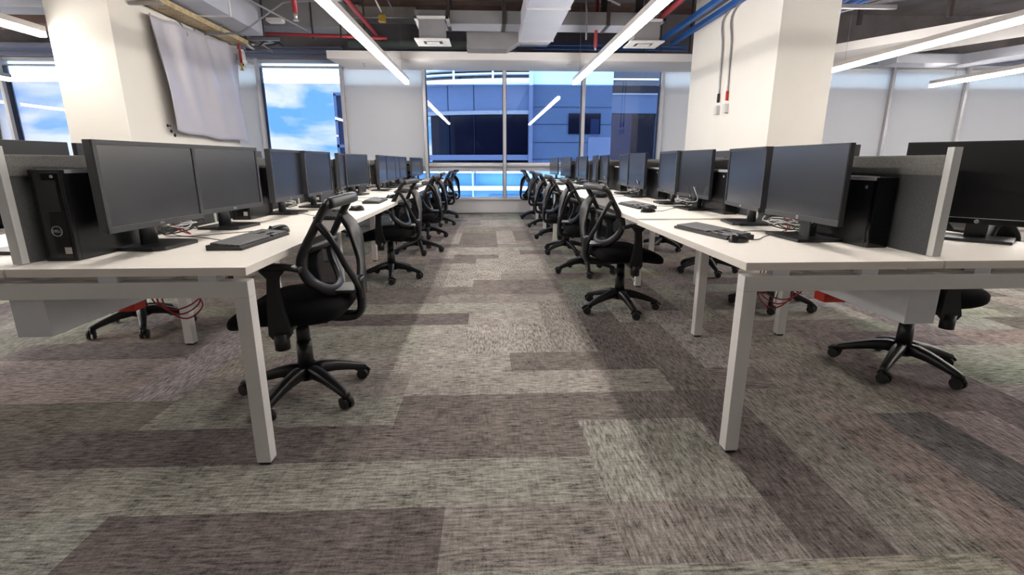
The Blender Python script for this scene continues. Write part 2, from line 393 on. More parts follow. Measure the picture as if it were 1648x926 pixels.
# window wall: sill upstand, wall over the windows
b = B().m('sillw').box(XL, XR, YW - 0.02, YW + 0.25, 0.0, 0.315, 0.004).box(XL, XR, YW - 0.05, YW + 0.2, 0.285, 0.325, 0.004)
tag(b.out('wall_window_side'), kind='structure')
tag(B().m('concdark').box(XL, XR, YW + 0.02, YW + 0.3, 3.2, 4.0).m('conc').box(-3.6, -1.35, YW - 0.35, YW + 0.02, 3.72, 3.96).m('brown').box(-2.4, 5.0, YW - 0.5, YW - 0.1, 3.93, 4.0).out('wall_above_windows'), kind='structure')
# baseboard strip (dark joint at the floor)
tag(B().m('mulldark').box(XL, XR, YW - 0.03, YW - 0.02, 0.0, 0.012).out('baseboard_window'), kind='structure')
# windows
S = 1.63; mx0 = -1.285
mulls = [mx0 + S * k for k in range(-7, 11)]
ZR0, ZR1, ZT, ZTOP = 0.885, 1.055, 2.616, 2.90
shaded = {-2, 0, 4, 5, 6, 7, 8, 9, 10}     # bay k lies between mullion k-1 and k (0: bay left of mx0)
n = 0
winroots = {}
for q in range(len(mulls) - 1):
    xa, xb = mulls[q], mulls[q + 1]; k = q - 6      # bay index: bay 0 = left of mx0
    n += 1
    wr = empty('window_%d' % n, ((xa + xb) / 2, YW, 0)); tag(wr, kind='structure'); winroots[k] = wr
    hx = (xb - xa) / 2
    f = B().m('mull')
    f.box(-hx - 0.03, -hx + 0.03, -0.10, 0.12, 0.315, 3.05, 0.004)                                # mullion (left one of each bay)
    f.box(-hx, hx, -0.02, 0.10, ZR0, 0.975, 0.003).box(-hx, hx, 0.02, 0.10, 0.315, 0.345, 0.002)
    f.box(-hx, hx, 0.0, 0.10, ZTOP, ZTOP + 0.035, 0.003).box(-hx, hx, 0.0, 0.10, 2.99, 3.05, 0.003)
    f.m('mulldark').box(-hx + 0.03, -hx + 0.042, -0.02, 0.08, 0.345, ZTOP).box(hx - 0.042, hx - 0.03, -0.02, 0.08, 0.345, ZTOP)
    f.out('window_frame', wr)
    f = B().m('film').box(-hx + 0.03, hx - 0.03, 0.048, 0.052, 0.97, ZT); f.out('tinted_pane', wr)
    f = B().m('clear').box(-hx + 0.03, hx - 0.03, 0.048, 0.052, ZT, 3.0); f.out('clear_pane', wr)
    f = B().m('clear').box(-hx + 0.03, hx - 0.03, 0.048, 0.052, 0.34, ZR0); f.out('lower_pane', wr)
# louvred panels over the windows outside the soffit
f = B().m('louver')
for k in range(5):
    f.box(XL, -2.86, YW - 0.14 + 0.03 * (k % 2), YW + 0.02, 3.05 + 0.045 * k, 3.085 + 0.045 * k, 0.003)
    f.box(4.9, XR, YW - 0.14 + 0.03 * (k % 2), YW + 0.02, 3.05 + 0.045 * k, 3.085 + 0.045 * k, 0.003)
tag(f.out('trim_1'), kind='structure')
f = B().m('louver').box(XL, -6.2, YW - 0.55, YW - 0.2, 3.12, 3.2).out('trim_2'); tag(f, kind='structure')
# columns
def column(name, x0, x1, y0, y1):
    c = B().m('paint').box(x0, x1, y0, y1, 0, 4.0, 0.006).out(name); tag(c, kind='structure'); return c
column('column', -5.10, -4.38, 6.6, 9.4); column('column', 3.62, 4.36, 6.6, 9.4)
# soffit in front of the windows, with its diagonal wing to the right
f = B().m('soffit').prism([(-2.86, 9.78), (5.35, 9.78), (7.35, 6.4), (9.2, 3.4), (10.1, 3.95), (8.3, 7.0), (6.35, 10.3), (6.0, 10.88), (-2.78, 10.88)], 'z', 2.87, 3.005)
tag(f.out('ceiling_soffit'), kind='structure')

# ================================================================== roller shades
def roller(k, label, z_bot=0.985):
    wr = winroots[k]; x = wr.location.x; r = empty('roller_shade', (x, YW - 0.03, 0)); hx = S / 2 - 0.035
    tag(r, label, 'blind', 'roller shades pulled down over the windows')
    f = B().m('shade').grid(lambda u, v: Vector((-hx + 2 * hx * u, 0.004 * math.sin(u * 9 + v * 3), z_bot + (2.96 - z_bot) * v)), 14, 14); f.out('shade_cloth', r)
    B().m('flange').box(-hx, hx, -0.012, 0.012, z_bot - 0.02, z_bot + 0.008, 0.004).out('bottom_bar', r)
    B().m('flange').cyl((-hx, 0, 2.965), (hx, 0, 2.965), 0.02).out('roller_tube', r)
roller(-2, 'white roller shade pulled down beside the hanging plastic sheet, left of the open sky window')
roller(0, 'white roller shade pulled down under the end of the left strip lamp')
for k, lb in ((4, 'white roller shade pulled down left of the right column'), (5, 'white roller shade mostly hidden behind the right column'),
              (6, 'white roller shade just right of the right column'), (7, 'white roller shade, second to the right of the right column'),
              (8, 'white roller shade, third to the right of the right column'), (9, 'white roller shade at the far right edge of the window wall')):
    roller(k, lb)
# rolled up shades kept in a box on the middle rail
for k, lb in ((1, 'off-white rolled blind on the window rail, left of the aisle centre post'), (2, 'off-white rolled blind on the window rail, right of the aisle centre post'),
              (3, 'off-white rolled blind on the window rail behind the far right monitors'), (-1, 'off-white rolled blind on the rail below the open sky window')):
    x = winroots[k].location.x; hx = S / 2 - 0.04
    r = empty('rolled_blind', (x, YW - 0.05, 0)); tag(r, lb, 'blind', 'rolled blinds on the window rail')
    B().m('sillw').sweep([(-hx, 0, 1.02), (hx, 0, 1.02)], 0.07, 0.085, n=16).out('roll', r)
    B().m('blk').box(-hx - 0.012, -hx + 0.004, -0.03, 0.03, 0.99, 1.05, 0.004).out('end_bracket', r)
    B().m('blk').box(hx - 0.004, hx + 0.012, -0.03, 0.03, 0.99, 1.05, 0.004).out('end_bracket', r)

# ================================================================== outside
g = B().m('bfloor').box(-120, 120, YW + 1, 200, -14.2, -14.0).out('ground_outside'); tag(g, kind='structure')
# neighbouring office building
bd = empty('office_building', (2, 24, -14)); tag(bd, 'blue office building with curved dark glazing seen through the middle windows', 'building')
def bp(name, mt, boxes, **kw):
    f = B().m(mt)
    for (x0, x1, y0, y1, z0, z1) in boxes: f.box(x0 - 2, x1 - 2, y0 - 24, y1 - 24, z0 + 14, z1 + 14)
    return f.out(name, bd)
def arc(y_off, x): return 24 + y_off + 0.045 * (x - 1.9) ** 2
def curved(name, mt, z0, z1, yo, xa=-3.0, xb=1.85):
    f = B().m(mt); poly = [(xa + (xb - xa) * t / 12 - 2, arc(yo, xa + (xb - xa) * t / 12) - 24) for t in range(13)]
    poly2 = poly + [(p[0], p[1] + 0.6) for p in poly[::-1]]
    f.prism(poly2, 'z', z0 + 14, z1 + 14); return f.out(name, bd)
curved('floor_slab', 'bwhite', 4.48, 4.66, -0.5); curved('upper_glazing', 'bdark', 4.66, 5.05, 0.0); curved('railing', 'bwhite', 4.86, 4.90, -0.5)
for x in (-1.55, 0.2): bp('mullion', 'bwhite', [(x, x + 0.08, arc(-.5, x), arc(-.4, x), 4.6, 5.1)])
curved('roof_slab', 'bwhite', 5.05, 5.2, -0.6)
curved('glazing_band', 'bband', 3.35, 4.48, 0.0); curved('ledge', 'bwhite', 3.19, 3.35, -0.15)
curved('dark_glazing', 'bdark', 1.38, 3.19, 0.05, xa=-2.7); curved('balustrade', 'bwall2', 1.16, 1.40, -0.2)
curved('dark_glazing', 'bdark', 0.66, 1.16, 0.1, xa=-2.7); curved('lower_band', 'bwhite', 0.56, 0.66, 0.0, xa=-5.0); curved('lower_glazing', 'blower', 0.0, 0.56, 0.1, xa=-5.0)
for x in (-1.86, -0.65): bp('facade_joint', 'bmid', [(x, x + 0.03, arc(-.03, x), arc(0.02, x), 0.1, 4.48)])
bp('corner_post', 'bwall2', [(1.85, 2.02, 23.6, 24.6, 0.0, 5.6)])
bp('wall', 'bwall', [(2.02, 5.70, 24.0, 30.0, 0.0, 3.26), (2.02, 5.70, 24.0, 30.0, 3.26, 5.9)])
bp('pale_panel', 'bwall2', [(4.65, 5.70, 23.96, 24.0, 0.0, 2.2), (2.02, 5.70, 23.95, 24.0, 4.48, 5.9)])
for z in (1.2, 1.95, 2.75, 3.5): bp('panel_joint', 'bmid', [(2.02, 5.70, 23.975, 24.0, z, z + 0.015)])
wf = bp('window', 'bdark', [(3.70, 5.18, 23.93, 23.99, 2.33, 3.23)]); 
B().m('bmid').box(2.72, 3.12, -0.09, -0.07, 16.33, 17.0).out('pane', wf)
bp('recess', 'bmid', [(5.70, 6.73, 24.3, 26, 0.0, 3.24)]); bp('recess', 'bdark', [(6.73, 7.85, 24.3, 26, 0.0, 3.24)])
bp('wall', 'bwall', [(5.70, 9.5, 24.0, 26, 3.26, 4.08)])
bp('window', 'bdark', [(5.69, 9.4, 24.0, 24.5, 4.10, 5.6)]); bp('window_ledge', 'bwhite', [(5.69, 9.4, 23.9, 24.1, 4.06, 4.11), (5.69, 9.4, 23.9, 24.1, 4.68, 4.74)])
bp('wall', 'bband', [(7.85, 9.5, 24.0, 26, 0.0, 3.26)])
bp('upper_storey', 'bband', [(-2.9, 9.5, 25.5, 32, 5.2, 9.0)])
bp('lower_glazing', 'blower', [(-6.0, 12, 24.2, 30, -14, 0.0)]); bp('floor_slab', 'bwhite', [(-6, 12, 23.9, 24.3, -0.22, -0.03), (-6, 12, 23.9, 24.3, -2.2, -1.9)])
bp('lower_fin', 'bwall2', [(-0.78, -0.70, 24.0, 24.2, -1.9, 0.9), (-2.3, -2.25, 24.0, 24.2, -1.9, 0.9), (2.0, 2.1, 24.0, 24.2, -1.9, 0.9), (4.5, 4.56, 24.0, 24.2, -1.9, 0.9)])
bp('office_window', 'blower2', [(-6, -0.8, 24.1, 24.2, -1.9, -0.5), (0.0, 2.0, 24.1, 24.2, -1.9, -0.45), (2.4, 12, 24.1, 24.2, -1.9, -0.5)])
B().m('offlight').box(-2.55, -2.25, 0.05, 0.1, 13.25, 13.42).out('lit_ceiling_light', bd)
B().m('offlight').box(-2.2, -2.0, 0.05, 0.1, 13.3, 13.44).out('lit_ceiling_light', bd)
tw = empty('glass_tower', (-11.15, 42, -14)); tag(tw, 'narrow glass tower against the sky beside the mullion, left of centre', 'building')
B().m('bmid').box(-0.7, 3.4, 0, 4, 0, 20.2).out('tower_glazing', tw)
for z in (20.1, 18.2, 16.2): B().m('bwall2').box(-0.85, 3.5, -0.15, 4.1, z, z + 0.22).out('tower_ledge', tw)
B().m('bwall2').box(-0.85, -0.65, -0.15, 0.1, 0, 20.2).out('tower_fin', tw)
# distant hills
f = B().m('hill')
hp = [(-95 + i * 7, 6 + 2.2 * math.sin(i * 0.9) + 1.4 * math.sin(i * 2.3)) for i in range(28)]
f.prism([(-95, -14)] + [(x, z - 4.2) for x, z in hp] + [(94, -14)], 'y', 170, 176); h = f.out('hills'); tag(h, kind='structure')

# ================================================================== strip lamps
def strip_lamp(x, y0, y1, label, z=2.52):
    r = empty('strip_lamp', (x, (y0 + y1) / 2, z)); hl = (y1 - y0) / 2
    tag(r, label, 'lamp', 'long strip lamps hung over the desks')
    B().m('lamphouse').box(-0.038, 0.038, -hl, hl, 0.012, 0.075, 0.003).out('housing', r)
    B().m('led').box(-0.037, 0.037, -hl + 0.004, hl - 0.004, -0.045, 0.0125, 0.006).out('diffuser', r)
    nC = max(3, int((y1 - y0) / 2.2)); 
    for i in range(nC):
        yy = -hl + 0.5 + (2 * hl - 1.0) * i / (nC - 1)
        B().m('galv').cyl((0, yy, 0.07), (0, yy, 3.999 - z), 0.0022, n=6).out('suspension_wire', r)
strip_lamp(-1.49, 1.6, 9.97, 'long lit strip lamp over the left bench, seen left of the aisle')
strip_lamp(1.62, 1.4, 9.87, 'long lit strip lamp over the right bench, seen right of the aisle')
strip_lamp(5.53, 0.6, 8.6, 'lit strip lamp right of the right column, the larger of the two there')
strip_lamp(8.56, 0.6, 9.93, 'lit strip lamp at the far right, lower and smaller of the two there')
strip_lamp(-5.12, 0.6, 6.55, 'lit strip lamp left of the left column, the higher one')
strip_lamp(-8.5, 0.6, 9.93, 'lit strip lamp at the far left, seen lower against the sky window')

strip_lamp(12.1, 0.6, 9.9, 'added unseen strip lamp beyond the right edge of the view'); strip_lamp(-11.9, 0.6, 9.9, 'added unseen strip lamp beyond the left edge of the view')  # extra lamps out of view, added to brighten the roller shades
for x, lb in ((-8.5, 'first'), (8.56, 'second')): strip_lamp(x, -8.0, -1.3, 'unseen strip lamp added behind the viewpoint, ' + lb)  # unseen fill lamps, added to light desk legs and rails from the front
# ================================================================== ceiling services
def svc(name, f, label, cat, group=None):
    o = f.out(name); return tag(o, label, cat, group)
# main duct along the aisle, cross duct, diffusers
md = empty('air_duct', (0.84, 3.0, 3.1)); tag(md, 'wide pale air duct running above the aisle toward the windows', 'duct')
f = B().m('duct').box(-0.29, 0.29, -6, 6.35, 0, 0.34, 0.004); f.out('duct_body', md)
for y in (-3.5, -1.5, 0.5, 2.5, 4.45, 6.3): B().m('flange').box(-0.30, 0.30, y, y + 0.035, -0.012, 0.35, 0.003).out('duct_flange', md)
B().m('duct').prism([(6.35, 0.0), (7.1, 0.06), (7.1, 0.30), (6.35, 0.34)], 'x', -0.29, 0.27).out('duct_end', md)
cr = empty('air_duct', (0.8, 9.1, 3.25)); tag(cr, 'grey crosswise air duct with white underside above the aisle end', 'duct')
B().m('ductdark').box(-1.95, 2.05, -0.22, -0.2, 0, 0.19).m('duct').box(-1.95, 2.05, -0.2, 0.26, -0.005, 0.19, 0.003).out('duct_body', cr)
B().m('ductdark').prism([(-1.15, -0.27), (-0.45, -0.27), (-0.2, -0.12), (-0.2, 0.0), (-1.15, 0.0)], 'y', 0.3, 0.7).out('duct_elbow', cr)
for x in (-1.45, -0.55, 1.15, 1.75): B().m('hanger').box(x, x + 0.06, -0.24, 0.27, -0.012, 0.75).out('duct_hanger', cr)
for x, lb in ((-0.86, 'square white ceiling air diffuser on a grey box, left of the duct'), (2.55, 'square white ceiling air diffuser right of the right strip lamp')):
    d = empty('air_diffuser', (x, 8.77, 2.93)); tag(d, lb, 'vent', 'square air diffusers')
    B().m('ductdark').box(-0.2, 0.2, -0.18, 0.18, 0.02, 0.315).out('neck_box', d)
    f = B().m('flange').box(-0.27, 0.27, -0.24, -0.2, 0.30, 0.335).box(-0.27, -0.22, -0.24, 0.24, 0.30, 0.335).box(0.22, 0.27, -0.24, 0.24, 0.30, 0.335); f.out('neck_frame', d)
    f = B().m('flange').box(-0.27, 0.27, -0.25, -0.12, 0, 0.02, 0.003).box(-0.27, 0.27, 0.12, 0.25, 0, 0.02, 0.003).box(-0.27, -0.15, -0.12, 0.12, 0, 0.02, 0.003).box(0.15, 0.27, -0.12, 0.12, 0, 0.02, 0.003)
    f.box(-0.10, 0.10, -0.075, 0.075, -0.004, 0.004, 0.002); f.out('diffuser_plate', d)
    B().m('hanger').box(-0.15, 0.15, -0.12, 0.12, 0.012, 0.018).out('diffuser_opening', d)
svc('lagged_pipe', B().m('pipegreen').cyl((-2.6, 10.35, 3.24), (0.55, 10.35, 3.22), 0.075, n=20), 'fat pale green lagged pipe above the left half of the soffit', 'pipe')
for i, z in enumerate((3.19, 3.26)):
    svc('blue_conduit', B().m('pipeblue').box(0.9, 3.9, 10.42, 10.46, z, z + 0.035, 0.004), 'thin blue conduit right of the duct, above the soffit, %s of two' % ('lower' if i == 0 else 'upper'), 'pipe', 'blue conduits above the soffit')
for i, (xx, zz) in enumerate(((3.28, 3.3), (3.52, 3.26))):
    svc('blue_duct', B().m('pipeblue').box(xx, xx + 0.09, 5.0, 10.3, zz, zz + 0.07, 0.004), 'bright blue cable duct left of the right column top, %s' % ('inner one' if i == 0 else 'outer one'), 'duct', 'blue cable ducts')
svc('sprinkler_pipe', B().m('pipered').cyl((-1.98, 3.5, 3.3), (-1.98, 10.8, 3.3), 0.035), 'red sprinkler pipe running alongside the left strip lamp', 'pipe')
svc('sprinkler_pipe', B().m('pipered').cyl((2.78, 6.56, 3.32), (2.78, 9.0, 3.32), 0.04), 'red sprinkler pipe between right strip lamp and right column', 'pipe')
f = B().m('pipered').cyl((1.85, 9.2, 3.9), (1.85, 9.2, 2.98), 0.03).m('silver').cyl((1.85, 9.2, 2.98), (1.85, 9.2, 2.93), 0.022, 0.012)
svc('sprinkler_drop', f, 'red sprinkler drop behind the right strip lamp', 'pipe')
f = B().m('pipered').tube([(-4.34, 9.3, 3.18), (-2.9, 9.3, 3.14), (-1.7, 9.35, 3.12)], 0.025).tube([(-4.15, 9.3, 3.3), (-4.15, 9.3, 2.7)], 0.022).tube([(-4.15, 9.3, 3.28), (-3.75, 8.9, 3.12)], 0.022)
f.m('brass').cyl((-4.15, 9.3, 2.72), (-4.15, 9.3, 2.60), 0.014).cyl((-4.15, 9.3, 2.6), (-4.15, 9.3, 2.585), 0.03)
svc('sprinkler_branch', f, 'red sprinkler branch with a long drop in front of the sky window', 'pipe')
f = B().m('pipered').cyl((-2.75, 8.0, 3.9), (-2.73, 8.0, 3.14), 0.035).m('silver').cyl((-2.73, 8.0, 3.14), (-2.73, 8.0, 3.06), 0.03, 0.02).cyl((-2.73, 8.0, 3.05), (-2.73, 8.0, 3.04), 0.04)
svc('sprinkler_drop', f, 'red sprinkler drop with silver head left of the left strip lamp', 'pipe')
gal = [('diagonal galvanised conduit crossing the ceiling left of the left lamp', [(-3.6, 6.8, 3.35), (-3.1, 9.2, 3.25), (-2.85, 9.5, 3.17)]),
       ('bent galvanised conduit curving up beside the red sprinkler drop', [(-4.3, 8.6, 3.0), (-3.9, 8.6, 3.0), (-3.7, 8.6, 3.06), (-3.2, 8.6, 3.38), (-3.0, 8.6, 3.45), (-2.2, 8.6, 3.48)]),
       ('straight thin white conduit high along the window wall, left of the duct', [(-3.6, 9.8, 3.55), (-1.2, 9.8, 3.56)]),
       ('galvanised conduit running toward the windows, left of the diffuser', [(-1.4, 5.5, 3.5), (-1.45, 8.6, 3.35)]),
       ('short galvanised rod hanging above the right half of the duct', [(1.3, 7.6, 3.4), (1.9, 7.8, 3.25)]),
       ('thin white cable hanging above the right strip lamp start', [(1.55, 8.3, 3.8), (1.5, 8.3, 3.5), (1.52, 8.3, 3.2), (1.52, 8.3, 2.9)])]
for lb, pts in gal: svc('conduit', B().m('galv').tube(spline(pts, 4), 0.014), lb, 'pipe')
svc('junction_fitting', B().m('brass').box(-1.62, -1.52, 8.3, 8.4, 3.12, 3.22, 0.01).m('cablew').tube(spline([(-1.6, 7.6, 3.5), (-1.62, 8.0, 3.4), (-1.57, 8.3, 3.25)], 4), 0.012), 'yellow metal cable fitting hanging above the left strip lamp', 'fitting')
for i, (x, y, z) in enumerate(((-3.6, 9.0, 3.05), (-2.95, 9.4, 3.1), (-2.45, 9.3, 3.1), (-2.1, 9.5, 3.1), (3.2, 9.9, 3.05), (3.75, 9.9, 3.05), (2.95, 9.9, 3.05))):
    svc('hanger_rod', B().m('hanger').box(x - 0.012, x + 0.012, y - 0.012, y + 0.012, z, 4.0), 'thin dark hanger rod from the slab above the %s end of the soffit' % ('left' if x < 0 else 'right'), 'rod', 'hanger rods %s' % ('left' if x < 0 else 'right'))
# left side: duct over the column, perforated tray, bundle of cables
svc('air_duct', B().m('duct').box(-4.36, -3.66, 3.0, 9.2, 3.10, 3.5, 0.005).m('flange').box(-4.37, -3.64, 5.2, 5.24, 3.085, 3.52).box(-4.37, -3.64, 8.0, 8.04, 3.085, 3.52), 'grey rectangular air duct above the left column', 'duct')
svc('air_duct', B().m('ductdark').box(-4.9, -2.5, 9.4, 9.9, 3.3, 3.8, 0.01), 'dark lagged duct crossing high behind the left conduits', 'duct')
tr = empty('cable_tray', (-4.17, 6.75, 3.0)); tag(tr, 'yellowed perforated cable tray above the plastic sheet on the left column', 'cable tray')
B().m('traymetal').box(-0.13, 0.13, -4.3, 2.65, 0, 0.008).box(-0.133, -0.127, -4.3, 2.65, 0, 0.07).box(0.127, 0.133, -4.3, 2.65, 0, 0.07).out('tray_channel', tr)
f = B().m('blk')
for k in range(22):
    for dx_ in (-0.065, -0.02, 0.02, 0.065):
        if k % 3 != 2: f.cyl((dx_, -3.9 + k * 0.30, -0.002), (dx_, -3.9 + k * 0.30, 0.0), 0.010, n=8)
tag(f.out('perforations', tr), kind='stuff')
for k, y in enumerate((-1.4, 0.2, 1.7)):
    B().m('galv').box(-0.2, 0.2, y, y + 0.04, -0.055, -0.02, 0.003).out('tray_bracket', tr)
    B().m('galv').cyl((0.16, y + 0.02, -0.03), (0.16, y + 0.02, 0.1), 0.008).out('bracket_rod', tr)
for k, (dy, dx_) in enumerate(((0, 0), (0.25, -0.02))):
    svc('hook', B().m('galv').tube(spline([(-4.36, 8.0 + dy * 1.4, 3.0), (-4.31 + dx_, 8.03 + dy * 1.4, 2.91), (-4.29, 8.03 + dy * 1.4, 2.83)], 4), 0.010), 'small bent metal hook above the plastic sheet, %s' % ('left one' if k == 0 else 'right one'), 'hook', 'hooks above the sheet')
rb = random.Random(3)
for k in range(7):
    pts = [(-4.2 + rb.uniform(-.1, .1), 9.35, 3.02 + rb.uniform(0, .07))]
    for j in range(4): pts.append((-4.3 + 0.1 * j + rb.uniform(-.15, .2), 9.5 + 0.3 * j, 3.0 + rb.uniform(-0.03, 0.2) + 0.03 * j))
    svc('cable', B().m(('galv', 'cablew', 'hanger')[k % 3]).tube(spline(pts, 5), 0.016), 'loose cable in the tangle past the end of the perforated tray', 'cable', 'tangle of cables above the camera dome')
svc('support_rail', B().m('galv').box(-5.6, -3.6, 9.6, 9.65, 3.12, 3.17, 0.003), 'galvanised rail crossing just past the end of the perforated tray', 'rail')
# dome camera
dc = empty('dome_camera', (-4.20, 9.45, 2.70)); tag(dc, 'white dome security camera beside the top of the plastic sheet', 'security camera')
B().m('cctv').box(-0.3, 0.03, -0.045, 0.045, 0.16, 0.24, 0.008).cyl((0, 0, 0.2), (0, 0, 0.06), 0.06).out('camera_bracket', dc)
f = B().m('cctv'); f.grid(lambda u, v: Vector((0.085 * math.sin(v * 1.57 + 1.57) * math.cos(u * 6.283), 0.085 * math.sin(v * 1.57 + 1.57) * math.sin(u * 6.283), 0.06 + 0.10 * math.cos(v * 1.57 + 1.57))), 16, 7, closeu=True); f.out('camera_dome', dc, merge=True)
B().m('gloss').cyl((0.02, -0.05, 0.0), (0.03, -0.07, -0.015), 0.022).out('camera_lens', dc)
# right of the right column: pipes and duct above the diagonal soffit
svc('air_duct', B().m('ductdark').sweep([(4.9, 9.0, 3.6), (6.8, 7.6, 3.6), (9.5, 5.0, 3.6)], 0.35, 0.35, n=20, flat=2), 'dark round duct above the diagonal soffit on the right', 'duct')
for k in range(4): svc('blue_pipe', B().m('pipeblue').cyl((4.42 + k * 0.14, 5.6, 3.10 + 0.03 * (k % 2)), (4.9 + k * .14, 8.8, 3.25), 0.03), 'thin blue pipe at the top right of the right column', 'pipe', 'blue pipes right of the right column')
svc('support_rail', B().m('galv').box(4.38, 5.3, 6.9, 6.95, 3.0, 3.05, 0.003), 'galvanised rail under the blue pipes right of the right column', 'rail')
svc('flexible_pipe', B().m('redbox').tube(spline([(4.45, 8.4, 3.15), (4.75, 8.2, 3.08), (5.1, 8.3, 3.2), (5.5, 8.4, 3.2)], 5), 0.05), 'orange flexible pipe just right of the right column top', 'pipe')
svc('conduit', B().m('galv').tube(spline([(4.5, 8.0, 3.1), (5.3, 7.4, 3.2), (6.3, 6.6, 3.5)], 5), 0.018), 'galvanised conduit rising right above the diagonal soffit', 'pipe')
for i, x in enumerate((4.9, 5.4, 6.3)):
    svc('hanger_rod', B().m('hanger').box(x - 0.025, x + 0.025, 8.2 - i * .5, 8.25 - i * .5, 3.0, 4.0), 'dark hanger post standing above the diagonal soffit', 'rod', 'hanger posts above the diagonal soffit')
f = B().m('duct').prism([(7.3, 9.75), (8.9, 9.75), (9.9, 7.2), (11.5, 7.2), (11.5, 6.5), (9.5, 6.5), (8.5, 9.3), (7.3, 9.3)], 'z', 2.8, 2.95)
svc('flat_duct', f, 'flat white duct angled under the ceiling at the far right', 'duct')
svc('beam_casing', B().m('duct').box(-9.5, -4.7, 7.9, 8.3, 3.15, 3.55, 0.01), 'pale boxed duct crossing high at the far left', 'duct')
svc('beam_casing', B().m('brown').box(-9.5, -4.7, 9.0, 9.4, 3.2, 3.6, 0.01), 'brown beam casing behind the pale box at the far left', 'beam')
for i, (x, lb) in enumerate(((-2.3, 'left'), (2.05, 'right'))):
    svc('fire_sprinkler', B().m('silver').cyl((x, 10.2, 2.87), (x, 10.2, 2.85), 0.03).cyl((x, 10.2, 2.85), (x, 10.2, 2.81), 0.008).cyl((x, 10.2, 2.81), (x, 10.2, 2.805), 0.018), 'small sprinkler head under the %s part of the soffit' % lb, 'sprinkler', 'soffit sprinklers')
svc('smoke_detector', B().m('flange').cyl((1.55, 10.1, 2.868), (1.55, 10.1, 2.85), 0.05, 0.035), 'small white round detector under the soffit right of the duct', 'detector')
svc('ceiling_spotlight', B().m('lamphouse').box(-3.55, -3.3, 9.0, 9.15, 3.28, 3.33, 0.004).m('flange').box(-3.53, -3.32, 9.01, 9.14, 3.27, 3.282), 'small pale rectangular fitting high left above the sky window', 'fitting')

# ---- right column conduits with outlet boxes
for (y, ct, lb, zb) in ((8.12, 'blk', 'galvanised conduit with black collar on the right column', 1.83), (7.83, 'redbox', 'galvanised conduit with red collar on the right column', 1.83)):
    r = empty('wall_conduit', (3.62, y, 0)); tag(r, lb, 'conduit', 'conduits on the right column')
    x = -0.022
    pts = spline([(x, 0, zb + 0.2), (x, 0.02, 2.45), (x, 0.03, 2.82), (x - 0.005, 0.09, 3.05), (x, 0.07, 3.19), (x, -0.16, 3.28), (x, -0.9, 3.46), (x, -1.1, 3.58), (x, -1.15, 3.98)], 5)
    B().m('galv').tube(pts, 0.015).out('conduit_pipe', r)
    B().m(ct).cyl((x, 0, zb + 0.15), (x, 0, zb + 0.28), 0.021).out('collar', r)
    B().m('cctv').box(-0.06, -0.0, -0.045, 0.045, zb - 0.03, zb + 0.10, 0.006).out('outlet_box', r)
# ---- plastic sheet hung on the left column
def sheetfn(u, v):
    y = 7.16 + 2.32 * u + 0.17 * (1 - v) * (1 - u)
    top = 2.91 + 0.09 * u; bot = 1.45 + 0.05 * (1 - u) ** 4 - 0.03 * u - 0.012 * math.sin(u * 14)
    z = bot + (top - bot) * v
    x = -4.30 + 0.026 * math.sin(u * 23 + 2 * v) * (0.25 + 0.75 * v) + 0.014 * math.sin(u * 41 + v * 4) * v + 0.016 * math.sin(u * 9 + v * 5) + 0.03 * (1 - v) + (0.04 if u < 0.03 else 0)
    return Vector((x, y, z))
f = B().m('sheet').grid(sheetfn, 60, 30); sh = f.out('plastic_sheet')
md_ = sh.modifiers.new('thickness', 'SOLIDIFY'); md_.thickness = 0.004
tag(sh, 'milky plastic sheet hanging in folds on the left column', 'plastic sheet')
hl_ = empty('socket_plate', (-4.38, 7.43, 1.5)); tag(hl_, 'cluster of dark drill holes on the left column at the sheet corner', 'holes')
for (yy, zz, rr_) in ((-0.06, 0.06, 0.02), (0.0, -0.01, 0.02), (0.07, -0.06, 0.024), (-0.01, 0.06, 0.012)): B().m('blk').cyl((-0.002, yy, zz), (0.008, yy, zz), rr_).out('plug_hole', hl_)

